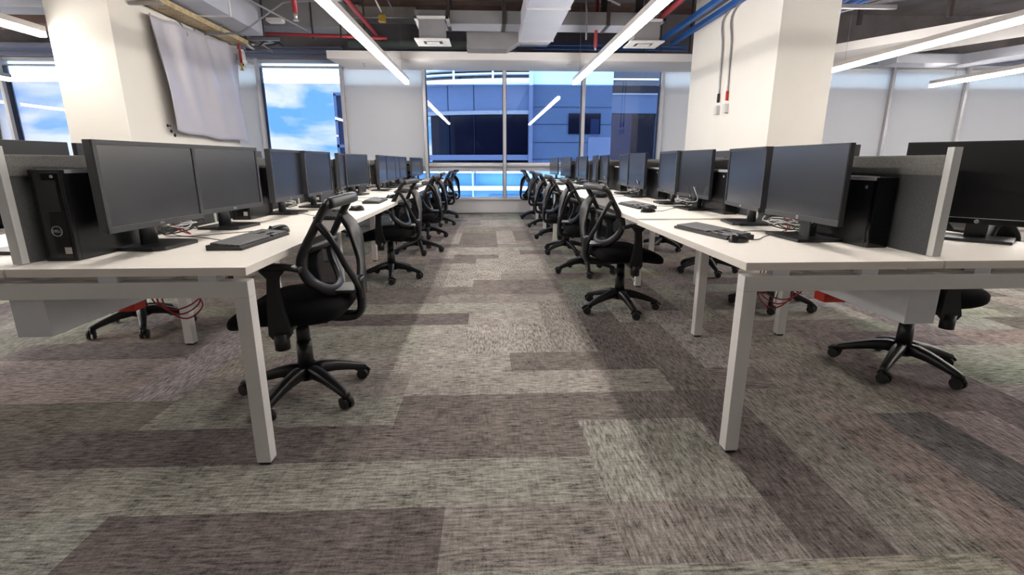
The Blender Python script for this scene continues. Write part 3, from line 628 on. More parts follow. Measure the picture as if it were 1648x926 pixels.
# ================================================================== desks
Y0, MOD, NM = 1.65, 1.305, 7
side = {'left': dict(s=-1, e=0.805, d=0.765, c=1.585), 'right': dict(s=1, e=0.886, d=0.715, c=1.630)}
ORD = ['nearest', 'second', 'third', 'fourth', 'fifth', 'sixth', 'seventh']
def build_desk(sd, k):
    S_ = side[sd]; s = S_['s']; e, d = S_['e'], S_['d']; seam = e + d
    y0 = Y0 + MOD * k; y1 = y0 + MOD
    dz = 0.008 if (sd == 'right' and k >= 1) else 0.0
    place = {0: 'nearest the camera', 6: 'against the window wall'}.get(k, '%s from the camera' % ORD[k])
    r = empty('bench_desk', (s * seam, y0, 0)); tag(r, 'white double-sided desk of the %s bench, %s' % (sd, place), 'desk', 'white desks of the %s bench' % sd)
    X = lambda v: s * (v - seam)     # distance from aisle -> local x
    def bx(f, xa, xb, *a, **kw): return f.box(min(X(xa), X(xb)), max(X(xa), X(xb)), *a, **kw)
    g = 0.004
    for (a, b_) in ((e, seam - g), (seam + g, seam + d)):
        f = B().m('desk'); bx(f, a, b_, 0.001, MOD - 0.001, 0.712 + dz, 0.740 + dz, bev=0.0015); f.out('worktop', r)
    # long beams under the tops
    for xx in (e + 0.24, seam - 0.12, seam + 0.10, seam + d - 0.30):
        f = B().m('deskmetal'); bx(f, xx, xx + 0.04, 0.05, MOD, 0.655, 0.692); f.out('beam', r)
    full = (sd == 'right' and k >= 3) or (sd == 'left' and k == 6)
    def frame(yy, full):
        if full: ax = (e, e + 0.05, seam + d - 0.05, seam + d)
        else: ax = (seam - 0.315, seam - 0.265, seam + 0.225, seam + 0.275)
        f = B().m('deskmetal'); bx(f, ax[0], ax[3], yy, yy + 0.05, 0.637, 0.692, bev=0.002); f.out('rail', r)
        for (p, q) in ((ax[0], ax[1]), (ax[2], ax[3])):
            f = B().m('deskmetal'); bx(f, p, q, yy, yy + 0.05, 0.012, 0.6365 if not full else 0.6365, bev=0.002); lg = f.out('leg', r)
            f = B().m('blk'); bx(f, p + 0.006, q - 0.006, yy + 0.006, yy + 0.044, 0.0, 0.012); f.out('leg_foot', lg)
        for xx in (e + 0.1, e + 0.42, seam + 0.12, seam + d - 0.2):
            f = B().m('tray'); bx(f, xx, xx + 0.06, yy + 0.005, yy + 0.045, 0.692, 0.712 + dz); f.out('spacer', r)
    if k == 0: frame(0.0, True)
    frame(MOD - 0.025 if k < 6 else MOD - 0.06, full)
    # cable tray
    for (a, b_) in ((seam + 0.02, seam + 0.14),):
        f = B().m('tray'); bx(f, a, b_, 0.14, MOD - 0.12, 0.46, 0.6, bev=0.003); f.out('cable_tray', r)
        for yb_ in (0.2, MOD - 0.25): f = B().m('tray'); bx(f, a + 0.02, b_ - 0.02, yb_, yb_ + 0.04, 0.6, 0.69); f.out('tray_bracket', r)
    # screen
    c = S_['c']; y2 = 0.085 if k == 0 else 0.0
    f = B().m('fabdark'); bx(f, c - 0.012, c + 0.012, y2 + 0.014, MOD, 0.742 + dz, 1.03)
    f.m('fab'); bx(f, c - 0.014, c + 0.014, y2 + 0.014, MOD, 1.03, 1.102, bev=0.006); f.out('divider_panel', r)
    if k == 0:
        f = B().m('alu'); bx(f, c - 0.016, c + 0.016, y2 - 0.014, y2 + 0.014, 0.742, 1.128, bev=0.002); f.out('divider_post', r)
    else:
        f = B().m('alu'); bx(f, c - 0.016, c + 0.016, -0.012, 0.012, 0.742 + dz, 1.105, bev=0.002); f.out('divider_post', r)
    return r
for sd in ('left', 'right'):
    for k in range(NM): build_desk(sd, k)

# ================================================================== monitors (local: faces -Y, width along X)
def make_monitor(kind):
    r = empty('monitor')
    w_, h_ = (0.54, 0.325) if kind != 'big' else (0.585, 0.352)
    zb = 0.085
    f = B().m('bezel')
    if kind == 'dell':
        f.box(-w_ / 2, w_ / 2, -0.012, 0.018, zb, zb + h_, 0.003); f.m('stand').box(-w_ / 2 + 0.07, w_ / 2 - 0.07, 0.018, 0.045, zb + 0.05, zb + h_ - 0.05, 0.012)
        bz = (0.017, 0.017, 0.022)
    else:
        f.m('stand').box(-w_ / 2, w_ / 2, -0.008, 0.012, zb, zb + h_, 0.002); f.m('stand').box(-w_ / 2 + 0.06, w_ / 2 - 0.06, 0.012, 0.035, zb + 0.02, zb + h_ * 0.62, 0.01)
        bz = (0.005, 0.005, 0.024)
    pan = f.out('screen_housing', r)
    yf = -0.012 if kind == 'dell' else -0.008
    if kind == 'dell':   # raised lip around the screen
        f = B().m('bezel')
        f.box(-w_ / 2, -w_ / 2 + bz[0], yf - 0.005, yf + 0.001, zb, zb + h_, 0.0015).box(w_ / 2 - bz[0], w_ / 2, yf - 0.005, yf + 0.001, zb, zb + h_, 0.0015)
        f.box(-w_ / 2, w_ / 2, yf - 0.005, yf + 0.001, zb + h_ - bz[1], zb + h_, 0.0015).box(-w_ / 2, w_ / 2, yf - 0.005, yf + 0.001, zb, zb + bz[2], 0.0015); f.out('bezel', r)
        yl = yf - 0.0055
    else:
        f = B().m('gloss' if kind == 'big' else 'bezel').box(-w_ / 2, w_ / 2, yf - 0.003, yf + 0.001, zb, zb + bz[2], 0.001)
        if kind == 'big': f.m('silver').box(-w_ / 2, w_ / 2, yf - 0.0035, yf, zb + bz[2], zb + bz[2] + 0.003)
        f.out('chin', r); yl = yf - 0.0035
    B().m('screendark' if kind == 'big' else 'screen').box(-w_ / 2 + bz[0], w_ / 2 - bz[0], yf - 0.0012, yf + 0.0005, zb + bz[2], zb + h_ - bz[1]).out('screen', r)
    RX = Matrix.Rotation(math.pi / 2, 4, 'X')
    if kind == 'dell': textobj('logo', 'DELL', 0.012, 'logo', r, Matrix.Translation((0, yl, zb + bz[2] / 2)) @ RX)
    else:
        lg = B().m('logo').cyl((0, yl, zb + bz[2] / 2), (0, yl - 0.0006, zb + bz[2] / 2), 0.0085, n=20).out('logo', r)
        textobj('lettering', 'hp', 0.0125, 'bezel', lg, Matrix.Translation((0, yl - 0.0008, zb + bz[2] / 2 + 0.0005)) @ RX, italic=0.3)
    # stand
    if kind == 'dell':
        B().m('stand').sweep([(0, 0.05, 0.010), (0, 0.052, 0.10), (0, 0.05, 0.26)], lambda i: (0.095, 0.075, 0.07)[i], 0.032, up=Vector((0, 1, 0)), n=16, flat=2.4).out('stand_neck', r)
        f = B().m('stand').prism([(-0.125, 0.12), (-0.125, -0.05), (-0.10, -0.085), (0.10, -0.085), (0.125, -0.05), (0.125, 0.12)], 'z', 0.001, 0.014); f.out('stand_base', r)
    else:
        B().m('stand').box(-0.038, 0.038, 0.03, 0.062, 0.010, 0.27, 0.004).out('stand_neck', r)
        f = B().m('stand').box(-0.13, 0.13, -0.075, 0.125, 0.001, 0.014, 0.002); f.out('stand_base', r)
    B().m('blk').box(-0.05, 0.05, 0.02, 0.05, 0.19, 0.27, 0.005).out('hinge', r)
    return r
proto_m = {k: make_monitor(k) for k in ('dell', 'hp', 'big')}
used = set()
def place_monitor(kind, x, y, a_deg, label, group, z=0.74, zlift=0.0):
    src = proto_m[kind]
    if kind in used: r = copy_tree(src)
    else: r = src; used.add(kind)
    r.location = (x, y, z); r.rotation_euler = (0, 0, R_(a_deg)); tag(r, label, 'monitor', group)
    if zlift:
        for c in r.children:
            if c.name.split('.')[0] in ('stand_base', 'stand_neck'): continue
            c.location.z += zlift
    return r
GL, GR = 'monitors along the left side of the aisle', 'monitors along the right side of the aisle'
ORD14 = ['first', 'second', 'third', 'fourth', 'fifth', 'sixth', 'seventh', 'eighth', 'ninth', 'tenth', 'eleventh', 'twelfth', 'thirteenth', 'last']
LM = [(-1.345, 2.10, 86), (-1.355, 2.725, 84), (-1.345, 3.47, 91), (-1.31, 3.99, 88), (-1.40, 4.94, 100), (-1.38, 5.42, 80), (-1.29, 6.27, 92), (-1.31, 6.93, 88),
      (-1.37, 7.50, 84), (-1.37, 8.14, 85), (-1.42, 8.80, 95), (-1.33, 9.45, 80), (-1.38, 9.95, 90), (-1.38, 10.45, 88)]
RM = [('hp', 1.40, 2.20, -90), ('dell', 1.43, 2.77, -97), ('hp', 1.45, 3.56, -87), ('dell', 1.45, 4.06, -95), ('hp', 1.42, 4.86, -89), ('dell', 1.44, 5.36, -95),
      ('hp', 1.43, 6.3, -92), ('dell', 1.43, 6.82, -97), ('hp', 1.41, 7.6, -88), ('dell', 1.43, 8.15, -96), ('hp', 1.37, 9.02, -80), ('dell', 1.42, 9.55, -92), ('hp', 1.33, 10.35, -80)]
SPEC = {0: 'black monitor in front of the tower with round badge', 1: 'black monitor above the nearest left keyboard'}
for i, (x, y, a) in enumerate(LM):
    place_monitor('dell', x, y, a, SPEC.get(i, 'black monitor on the left bench, %s of its row from the camera' % ORD14[i]), GL, zlift=0.003)
for i, (kd, x, y, a) in enumerate(RM):
    lb = {0: 'thin-bezel black monitor with round logo, near end of right bench', 1: 'wide-bezel black monitor half behind the nearest right monitor'}.get(i)
    place_monitor(kd, x, y, a, lb or 'black monitor on the right bench, %s of its row from the camera' % ORD14[i], GR, z=0.74 if y < 2.95 else 0.748, zlift=0.0)
place_monitor('big', 2.14, 2.10, -50, 'large black monitor with silver line and round logo, at the far right', 'monitors behind the dividers', zlift=-0.012)
# monitors on the far sides of the dividers (facing away)
BM = [('hp', -1.83, 2.05, -92, 'black monitor back showing above the left divider, nearer one'), ('hp', -1.85, 2.66, -88, 'black monitor back showing above the left divider, farther one'),
      ('dell', -1.85, 3.4, -90, 'black monitor behind the left divider at the second desk'), ('dell', -1.85, 4.0, -90, 'black monitor behind the left divider at the second desk, far one'),
      ('dell', 1.86, 2.80, 90, 'monitor top peeking over the right divider beside the column'), ('dell', 1.86, 3.45, 92, 'monitor behind the right divider at the second desk'),
      ('dell', 1.86, 4.1, 90, 'monitor behind the right divider, second desk, far one'), ('dell', 1.86, 4.8, 90, 'monitor behind the right divider at the third desk')]
for kd, x, y, a, lb in BM: place_monitor(kd, x, y, a, lb, 'monitors behind the dividers', zlift=0.01)

# ================================================================== computers
def make_tower(kind):
    r = empty('computer_tower')          # front faces -Y, length along +Y
    if kind == 'dell':
        w_, l_, h_ = 0.108, 0.32, 0.312
        B().m('case').box(-w_ / 2, w_ / 2, 0.012, l_, 0.0, h_, 0.003).out('case', r)
        fp = B().m('case').box(-w_ / 2, w_ / 2, -0.006, 0.012, 0.0, h_, 0.004).m('gloss').box(-w_ / 2 + 0.012, w_ / 2 - 0.012, -0.008, -0.005, 0.012, h_ - 0.012, 0.001).out('front_panel', r)
        B().m('stand').box(-w_ / 2 + 0.02, w_ / 2 - 0.02, -0.011, -0.007, h_ - 0.14, h_ - 0.035, 0.002).out('drive_cover', fp)
        B().m('silver').cyl((w_ / 2 - 0.03, -0.008, h_ - 0.022), (w_ / 2 - 0.03, -0.0105, h_ - 0.022), 0.005, n=16).out('power_button', fp)
        RX = Matrix.Rotation(math.pi / 2, 4, 'X')
        ring = [(0.017 * math.cos(t * math.pi / 12) + 0.005, -0.010, 0.017 * math.sin(t * math.pi / 12) + 0.105) for t in range(24)]
        bd_ = B().m('logo').tube(ring, 0.0012, n=6, closed=True).out('badge', fp)
        textobj('lettering', 'DELL', 0.013, 'logo', bd_, Matrix.Translation((0.005, -0.0095, 0.105)) @ RX)
        B().m('sticker').box(0.018, 0.040, -0.0095, -0.008, 0.025, 0.048).out('sticker', fp)
        B().m('logo').box(-w_ / 2 + 0.03, w_ / 2, 0.0, 0.004, h_, h_ + 0.003).box(w_ / 2, w_ / 2 + 0.002, 0.01, l_, h_ - 0.012, h_).out('silver_strip', r)
    else:
        w_, l_, h_ = 0.085, 0.34, 0.278
        B().m('case').box(-w_ / 2, w_ / 2, 0.012, l_, 0.0, h_, 0.003).out('case', r)
        fp = B().m('gloss').box(-w_ / 2, w_ / 2, -0.008, 0.012, 0.0, h_, 0.005).out('front_panel', r)
        f = B().m('gloss')
        for q in range(9): f.box(-w_ / 2 + 0.012, w_ / 2 - 0.012, -0.0095, -0.007, 0.03 + q * 0.022, 0.042 + q * 0.022)
        f.out('vent_grille', fp)
        B().m('logo').box(-w_ / 2 - 0.003, -w_ / 2 + 0.012, 0.0, l_ - 0.04, h_ - 0.012, h_ + 0.004, 0.001).out('silver_strip', r)
        B().m('logo').box(-w_ / 2 - 0.0015, -w_ / 2, 0.04, 0.052, h_ - 0.045, h_ - 0.032).out('badge', r)
    return r
td, th = make_tower('dell'), make_tower('hp')
td.location = (-1.497, 1.80, 0.74); tag(td, 'black desktop tower with round badge and white sticker, near end of left bench', 'computer', 'computer towers')
th.location = (1.565, 1.935, 0.74); tag(th, 'black desktop tower with silver top edge at the near end of the right bench', 'computer', 'computer towers')
for k in range(1, 7):
    for sd in ('left', 'right'):
        src = td if sd == 'left' else th
        c = copy_tree(src); z = 0.74 if sd == 'left' else 0.748
        c.location = ((-1.485 if sd == 'left' else 1.555), Y0 + MOD * k + (0.13 if sd == 'left' else 0.22), z)
        c['label'] = 'black desktop tower behind the monitors of the %s desk on the %s bench' % (ORD[k], sd)
# ================================================================== keyboards and mice (local: keys run along X, front edge -Y)
def make_keyboard():
    r = empty('keyboard')
    body = B().m('kb').prism([(-0.07, 0.0), (0.07, 0.0), (0.07, 0.020), (0.05, 0.021), (-0.068, 0.011)], 'x', -0.22, 0.22); body.out('keyboard_body', r)
    f = B().m('key'); T = Matrix.Translation((0, 0, 0.0115)) @ Matrix.Rotation(R_(4.8), 4, 'X')
    for row in range(6):
        y = -0.058 + row * 0.0195; x = -0.213
        wds = [0.0185] * 15 if row else [0.026, 0.018, 0.024, 0.105, 0.024, 0.018, 0.018, 0.026]
        for q in wds:
            f.box(x + 0.001, x + q - 0.0012, y, y + 0.0165, 0.0, 0.0075, M4=Matrix.Translation((0, -0.068, 0)) @ T @ Matrix.Translation((0, 0.068, 0))); x += q + 0.0006
        for q in range(3):
            if row in (0, 2, 3, 4, 5) and not (row == 3): f.box(0.082 + q * 0.019, 0.099 + q * 0.019, y, y + 0.0165, 0.0, 0.0075, M4=Matrix.Translation((0, -0.068, 0)) @ T @ Matrix.Translation((0, 0.068, 0)))
        for q in range(4): f.box(0.143 + q * 0.0185, 0.1595 + q * 0.0185, y, y + 0.0165, 0.0, 0.0075, M4=Matrix.Translation((0, -0.068, 0)) @ T @ Matrix.Translation((0, 0.068, 0)))
    tag(f.out('keys', r), kind='stuff')
    return r
def make_mouse():
    r = empty('computer_mouse')
    def mf(u, v):
        a = u * 2 * math.pi; t = v * math.pi / 2
        x = 0.031 * math.cos(a) * math.cos(t) ** 0.55; y = 0.056 * math.sin(a) * math.cos(t) ** 0.55
        z = 0.002 + 0.034 * math.sin(t) * (1 - 0.28 * (y / 0.056) - 0.12 * (y / 0.056) ** 2)
        return Vector((x, y, z))
    B().m('case').grid(mf, 28, 10, closeu=True).cyl((0, 0, 0.0), (0, 0, 0.003), 0.026, n=20).out('mouse_shell', r, merge=True)
    B().m('wheel').cyl((-0.004, 0.030, 0.026), (0.004, 0.030, 0.026), 0.008, n=14).out('scroll_wheel', r)
    return r
kb0, ms0 = make_keyboard(), make_mouse(); kbu = msu = False
def place_k(src, first, x, y, z, rz, label, group, cat):
    r = src if first else copy_tree(src)
    r.location = (x, y, z); r.rotation_euler = (0, 0, R_(rz)); tag(r, label, cat, group); return r
KB = {'left': [(-1.03, 2.20, 88), (-1.0, 3.25, 97), (-0.985, 4.45, 92), (-1.0, 5.95, 93), (-1.0, 7.15, 90), (-1.02, 8.5, 92), (-1.02, 9.9, 90)],
      'right': [(1.08, 2.38, -80), (1.12, 3.78, -86), (1.13, 5.15, -90), (1.12, 6.5, -86), (1.13, 7.8, -90), (1.12, 9.1, -92), (1.12, 10.3, -90)]}
MS = {'left': [(-1.04, 2.50, 120), (-0.945, 3.64, 95), (-0.93, 4.90, 110), (-0.93, 6.40, 90), (-0.95, 7.6, 90), (-0.95, 8.95, 90), (-0.95, 10.25, 90)],
      'right': [(1.085, 2.11, -60), (1.075, 3.35, -75), (1.06, 4.75, -80), (1.06, 6.15, -90), (1.06, 7.45, -90), (1.06, 8.75, -90), (1.06, 9.95, -90)]}
for sd in ('left', 'right'):
    for k in range(7):
        z = 0.74 if (sd == 'left' or k == 0) else 0.748
        z += 0.0006
        x, y, a = KB[sd][k]
        place_k(kb0, sd == 'left' and k == 0, x, y, z, a, 'black keyboard on the %s desk of the %s bench from the camera' % (ORD[k], sd), 'black keyboards', 'keyboard')
        x, y, a = MS[sd][k]
        place_k(ms0, sd == 'left' and k == 0, x, y, z, a, 'black mouse on the %s desk of the %s bench from the camera' % (ORD[k], sd), 'black mice', 'mouse')
# ================================================================== cables
def cable(pts, mt, r, label, group=None, k=6, name='cable'):
    f = B().m(mt).tube(spline(pts, k), r, n=6); return tag(f.out(name), label, 'cable', group)
T = 0.744
for sd in ('left', 'right'):
    s = side[sd]['s']
    for k in range(7):
        z = T if (sd == 'left' or k == 0) else T + 0.008
        ms_, kb_ = MS[sd][k], KB[sd][k]; rr = random.Random(100 + k + (50 if sd == 'left' else 0))
        yc = Y0 + MOD * k + 0.72
        xb_ = s * 1.52
        mx_, my_ = ms_[0] + s * 0.05, ms_[1] + 0.01
        cable([(mx_, my_, z + 0.004), (mx_ + s * 0.06, my_ + 0.03, z), (s * 1.28, (my_ + yc) / 2, z), (s * 1.42, yc, z), (xb_, yc + 0.05, z + 0.02)], 'cable', 0.0018,
              'thin mouse cable crossing the %s desk of the %s bench' % (ORD[k], sd), 'mouse cables')
        cable([(kb_[0] + s * 0.072, kb_[1], z + 0.008), (kb_[0] + s * 0.12, kb_[1] + 0.02, z), (s * 1.33, (kb_[1] + yc) / 2 + 0.05, z), (s * 1.46, yc - 0.05, z + 0.01), (xb_, yc, z + 0.03)], 'cable', 0.0018,
              'thin keyboard cable crossing the %s desk of the %s bench' % (ORD[k], sd), 'keyboard cables')
        if k < 6:
            for q in range(3 if k < 5 else 2):
                y1 = yc + rr.uniform(-0.28, -0.1); y2 = yc + rr.uniform(0.05, 0.3)
                pts = [(s * 1.40, y1, z + 0.16), (s * 1.44, y1 + 0.03, z + 0.06)]
                for j in range(5 if q < 2 else 8):
                    an = j * 1.5 + q; pts.append((s * (1.43 + 0.05 * math.cos(an)), yc + 0.09 * math.sin(an) + rr.uniform(-.03, .03), z + 0.012 + 0.03 * abs(math.sin(an * 1.3)) + 0.012 * q))
                pts += [(s * 1.47, y2, z + 0.03), (s * 1.5, y2 + 0.05, z + 0.05)]
                cable(pts, ('cable', 'cable', 'cablew')[q], 0.003, 'looped %s cable behind the monitors, %s desk of the %s bench' % (('black power', 'black video', 'pale grey')[q], ORD[k], sd), 'looped cables behind the monitors', 5)
cable([(-1.40, 2.30, 0.86), (-1.42, 2.33, 0.79), (-1.40, 2.40, 0.75), (-1.44, 2.36, 0.80), (-1.42, 2.32, 0.83)], 'cablered', 0.003, 'red cable loop hanging behind the nearest left monitor')
cable([(1.44, 2.42, 0.84), (1.46, 2.38, 0.78), (1.43, 2.34, 0.755), (1.47, 2.36, 0.80), (1.45, 2.43, 0.83)], 'cablered', 0.003, 'red cable loop hanging behind the nearest right monitor')
# under-desk red cables and red boxes
for sd, s, yb in (('left', -1, 2.55), ('right', 1, 2.6)):
    for q in range(3):
        cable([(s * (1.74 - .02 * q), yb + .02, 0.47), (s * (1.76 - .03 * q), yb + .05, 0.37 - .02 * q), (s * (1.69 - .03 * q), yb + .09, 0.31 - .025 * q), (s * (1.60 - .02 * q), yb + .13, 0.34 - .01 * q), (s * (1.56 + .02 * q), yb + .15, 0.42), (s * 1.62, yb + .16, 0.66)], 'cablered', 0.004,
              'red cable hanging under the nearest desk of the %s bench' % sd, 'red cables under the %s bench' % sd)
    tag(B().m('redbox').box(min(s * 1.62, s * 1.73), max(s * 1.62, s * 1.73), 2.26, 2.34, 0.415, 0.459, 0.004).out('junction_box'), 'red box under the cable tray of the nearest %s desk' % sd, 'box')

# ================================================================== office chairs (local: faces +Y)
def make_chair():
    r = empty('office_chair')
    base = B().m('chairplastic')
    for q in range(5):
        a = q * 2 * math.pi / 5; ca, sa = math.cos(a), math.sin(a)
        pts = [(ca * d, sa * d, z) for d, z in ((0.02, 0.118), (0.07, 0.122), (0.13, 0.113), (0.19, 0.096), (0.24, 0.08), (0.272, 0.068), (0.283, 0.058))]
        wds = (0.062, 0.06, 0.052, 0.045, 0.040, 0.037, 0.03); hts = (0.066, 0.062, 0.052, 0.044, 0.038, 0.036, 0.028)
        base.sweep(pts, lambda i: wds[i], lambda i: hts[i], n=12, flat=3.0)
    base.cyl((0, 0, 0.085), (0, 0, 0.15), 0.048, 0.036, n=20)
    bs = base.out('star_base', r)
    for q in range(5):
        a = q * 2 * math.pi / 5; yaw = a + 0.9 + q * 1.7
        T4 = Matrix.Translation((0.283 * math.cos(a), 0.283 * math.sin(a), 0)) @ Matrix.Rotation(yaw, 4, 'Z')
        f = B().m('wheel')
        for sx in (-1, 1):
            p0 = T4 @ Vector((sx * 0.006, 0.012, 0.030)); p1 = T4 @ Vector((sx * 0.025, 0.012, 0.030)); f.cyl(p0, p1, 0.029, 0.026, n=18)
        f.m('chairplastic').cyl(T4 @ Vector((0, 0, 0.03)), T4 @ Vector((0, 0, 0.065)), 0.009, n=10)
        hood = [(0.032 * math.cos(t), 0.032 * math.sin(t)) for t in [R_(20 + 14 * i) for i in range(11)]]
        pts = [T4 @ Vector((0, 0.012 + c, 0.030 + s_)) for c, s_ in hood]
        f.sweep(pts, 0.022, 0.006, up=T4.to_3x3() @ Vector((1, 0, 0)), n=8)
        f.out('caster', bs)
    B().m('blk').cyl((0, 0, 0.14), (0, 0, 0.27), 0.037, 0.034, n=20).cyl((0, 0, 0.27), (0, 0, 0.35), 0.030, n=20).cyl((0, 0, 0.35), (0, 0, 0.40), 0.024, n=20).out('gas_column', r)
    # mechanism
    mc = B().m('blk').box(-0.075, 0.075, -0.14, 0.12, 0.385, 0.425, 0.008).box(-0.04, 0.04, -0.26, -0.1, 0.39, 0.415, 0.006).out('tilt_mechanism', r)
    B().m('blk').tube(spline([(0.06, 0.0, 0.395), (0.15, 0.0, 0.385), (0.20, 0.01, 0.34), (0.21, 0.01, 0.30)], 5), 0.005).m('silver').tube([(0.21, 0.01, 0.31), (0.215, 0.01, 0.285)], 0.008).out('lever', mc)
    # seat: cushion with waterfall front
    def sf(u, v):
        a = u * 2 * math.pi; t = (v - 0.5) * math.pi
        ca, sa = math.cos(a), math.sin(a); ct, st = math.cos(t), math.sin(t)
        e1, e2 = 0.42, 0.55
        k = math.copysign(abs(ct) ** e2, ct)
        x = 0.245 * math.copysign(abs(ca) ** e1, ca) * k; y = 0.245 * math.copysign(abs(sa) ** e1, sa) * k
        th = 0.058 * (1 - 0.18 * max(0, y / 0.245))
        z = 0.458 + th * math.copysign(abs(st) ** 0.7, st)
        yy = y / 0.245
        if yy > 0.15: z -= 0.055 * ((yy - 0.15) / 0.85) ** 1.6; x *= 1 - 0.08 * (yy - 0.15)
        if yy < -0.5: z += 0.012 * (-0.5 - yy) / 0.5
        z += 0.010 * (x / 0.245) ** 2
        return Vector((x, y * 1.02 + 0.015, z))
    B().m('seatfab').grid(sf, 40, 18, closeu=True).out('seat', r, merge=True)
    # back frame: shield loop
    PROF = [(0.49, -0.195), (0.55, -0.170), (0.62, -0.148), (0.70, -0.142), (0.78, -0.172), (0.86, -0.215), (0.96, -0.275)]
    def bp_(x, z):
        for (a, ya), (c, yc) in zip(PROF, PROF[1:]):
            if z <= c or c == 0.96:
                t = (z - a) / (c - a); y = ya + (yc - ya) * t; break
        return Vector((x, y + 0.045 * abs(x / 0.22) ** 2, z))
    loop2 = [(0, 0.530), (0.080, 0.538), (0.148, 0.570), (0.200, 0.625), (0.220, 0.69), (0.210, 0.76), (0.205, 0.84), (0.205, 0.90), (0.192, 0.928), (0.10, 0.938), (0, 0.941)]
    loop = loop2 + [(-x, z) for x, z in loop2[-2:0:-1]]
    lp = spline([bp_(x, z) for x, z in loop], 4, closed=True)
    nrm = [Vector((0, -1, 0.25)).normalized()] * len(lp)
    def lw(i):
        z = lp[i].z
        return 0.042 if z > 0.90 else (0.050 if z > 0.80 else (0.066 if z > 0.60 else 0.056))
    B().m('chairplastic').sweep(lp, lw, 0.030, ups=nrm, closed=True, n=12, flat=3).out('back_frame', r)
    # top cap
    tp = spline([bp_(x, 0.938 - 0.010 * (abs(x) / 0.2) ** 2) + Vector((0, -0.006, 0)) for x in (-0.20, -0.12, 0, 0.12, 0.20)], 4)
    B().m('chairgrey').sweep(tp, 0.044, 0.034, ups=[Vector((0, -1, 0.2)).normalized()] * len(tp), n=12, flat=3).out('top_rail', r)
    # mesh
    def inner(zv):
        pr = [(0.532, 0.06), (0.57, 0.145), (0.625, 0.195), (0.685, 0.217), (0.76, 0.207), (0.84, 0.20), (0.90, 0.20), (0.94, 0.19)]
        for (a, b_), (c, d) in zip(pr, pr[1:]):
            if zv <= c: return b_ + (d - b_) * (zv - a) / (c - a)
        return pr[-1][1]
    def mf(u, v):
        z = 0.535 + 0.40 * v; hw = inner(z); x = (2 * u - 1) * hw; p = bp_(x, z); p.y += 0.006; return p
    B().m('net').grid(mf, 20, 26).out('mesh_panel', r)
    # lumbar cross piece
    B().m('chairplastic').sweep(spline([bp_(-0.21, 0.74) + Vector((0, -0.004, 0)), bp_(-0.1, 0.752) + Vector((0, -0.012, 0)), bp_(0, 0.755) + Vector((0, -0.014, 0)), bp_(0.1, 0.752) + Vector((0, -0.012, 0)), bp_(0.21, 0.74) + Vector((0, -0.004, 0))], 4), 0.03, 0.012, ups=[Vector((0, -1, 0.2)).normalized()] * 17, n=8).out('lumbar_bar', r)
    # bracket: two arms meeting behind the ring and dropping to the seat
    for s in (-1, 1):
        p0 = bp_(s * 0.203, 0.85)
        pts = spline([p0, Vector((s * 0.194, -0.222, 0.775)), Vector((s * 0.150, -0.250, 0.68)), Vector((s * 0.095, -0.268, 0.61)), Vector((s * 0.045, -0.275, 0.555)), Vector((s * 0.028, -0.277, 0.50))], 5)
        n_ = len(pts); B().m('chairplastic').sweep(pts, lambda i: 0.050 + 0.055 * max(0, 1 - abs(i / n_ - 0.22) / 0.28) + 0.012 * i / n_, 0.026, ups=[Vector((-s * 0.45, -1, 0.1)).normalized()] * n_, n=12, flat=3).out('bracket_arm', r)
    sp = spline([Vector((0, -0.277, 0.585)), Vector((0, -0.280, 0.50)), Vector((0, -0.278, 0.44)), Vector((0, -0.255, 0.405)), Vector((0, -0.20, 0.395)), Vector((0, -0.12, 0.40))], 5)
    nn = len(sp); B().m('chairplastic').sweep(sp, 0.078, 0.036, ups=[Vector((0, -1, 0.0)), ] * 10 + [Vector((0, -0.8, -0.4))] * 3 + [Vector((0, -0.4, -0.8))] * 3 + [Vector((0, 0, -1))] * (nn - 16), n=12, flat=3).out('back_spine', r)
    B().m('chairgrey').box(-0.08, 0.08, -0.272, -0.17, 0.525, 0.539, 0.003).out('back_shelf', r)
    # arms
    for s in (-1, 1):
        poly = [(-0.05, 0.405), (-0.035, 0.385), (0.025, 0.385), (0.04, 0.405), (0.036, 0.50), (0.028, 0.58), (0.022, 0.64), (0.05, 0.672), (-0.045, 0.672), (-0.02, 0.64), (-0.016, 0.58), (-0.028, 0.50)]
        f = B().m('blk').prism(poly, 'x', s * 0.262 - 0.014, s * 0.262 + 0.014)
        f.box(min(s * 0.06, s * 0.27), max(s * 0.06, s * 0.27), -0.03, 0.03, 0.395, 0.415, 0.004)
        f.cyl((s * 0.262, -0.005, 0.34), (s * 0.262, -0.005, 0.41), 0.030, n=16)
        ar = f.out('armrest', r)
        B().m('blk').sweep(spline([(s * 0.262, -0.11, 0.672), (s * 0.262, -0.05, 0.684), (s * 0.262, 0.05, 0.686), (s * 0.262, 0.115, 0.674)], 4), 0.055, 0.022, n=12, flat=3).out('arm_pad', ar)
    return r
ch0 = make_chair(); first = [True]
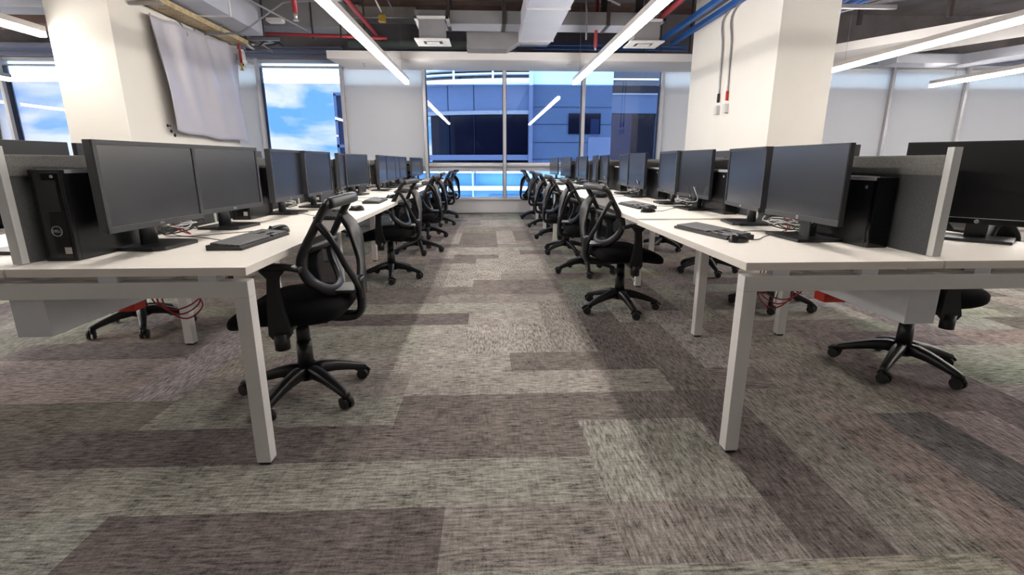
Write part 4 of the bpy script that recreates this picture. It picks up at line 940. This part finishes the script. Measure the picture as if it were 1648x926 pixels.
def place_chair(x, y, seat_deg, base_deg, label, group, dz=-0.012):
    if first[0]: r = ch0; first[0] = False
    else: r = copy_tree(ch0)
    r.location = (x, y, 0); r.rotation_euler = (0, 0, R_(seat_deg)); tag(r, label, 'chair', group)
    for c in r.children:
        if c.name.startswith('star_base'): c.rotation_euler = (0, 0, R_(base_deg - seat_deg))
        elif dz and not c.name.startswith('gas_column'): c.location.z += dz
    return r
CL = [(-0.87, 2.24, 92, 36), (-0.93, 4.70, 82, 62), (-0.86, 6.10, 90, 70), (-0.90, 7.40, 92, 60), (-0.88, 8.78, 92, 64), (-0.86, 10.05, 100, 40)]
CR = [(0.97, 3.58, -82, 62), (0.97, 4.87, -92, 48), (0.94, 6.0, -90, 70), (0.95, 7.2, -92, 60), (0.96, 8.5, -88, 55), (0.90, 9.85, -100, 66)]
placeL = ['nearest, beside the big white desk leg', 'second from the camera', 'third from the camera', 'fourth from the camera', 'fifth from the camera', 'last by the window']
for i, (x, y, a, b_) in enumerate(CL): place_chair(x, y, a, b_, 'black mesh chair left of the aisle, ' + placeL[i], 'chairs along the left of the aisle')
placeR = ['nearest, below the nearest mouse', 'second from the camera', 'third from the camera', 'fourth from the camera', 'fifth from the camera', 'last by the window']
for i, (x, y, a, b_) in enumerate(CR): place_chair(x, y, a, b_, 'black mesh chair right of the aisle, ' + placeR[i], 'chairs along the right of the aisle')
place_chair(2.19, 2.40, 80, 0, 'black office chair under the far right desk, its star base in full view', 'chairs behind the dividers')
for (x, y, a, b_, lb) in ((2.19, 3.62, 92, 20, 'black office chair seen through the near right desk legs'), (2.19, 4.85, 88, 50, 'black office chair behind the right bench, base seen past the second leg'),
                         (2.19, 6.2, 90, 10, 'black office chair behind the right bench at the fifth desk'), (-2.32, 3.3, -92, 15, 'black office chair seen under the near left desk, wheels showing'),
                         (-2.35, 4.9, -88, 40, 'black office chair behind the left bench at the third desk'), (-2.35, 7.4, -90, 5, 'black office chair behind the left bench at the fifth desk')):
    place_chair(x, y, a, b_, lb, 'chairs behind the dividers')
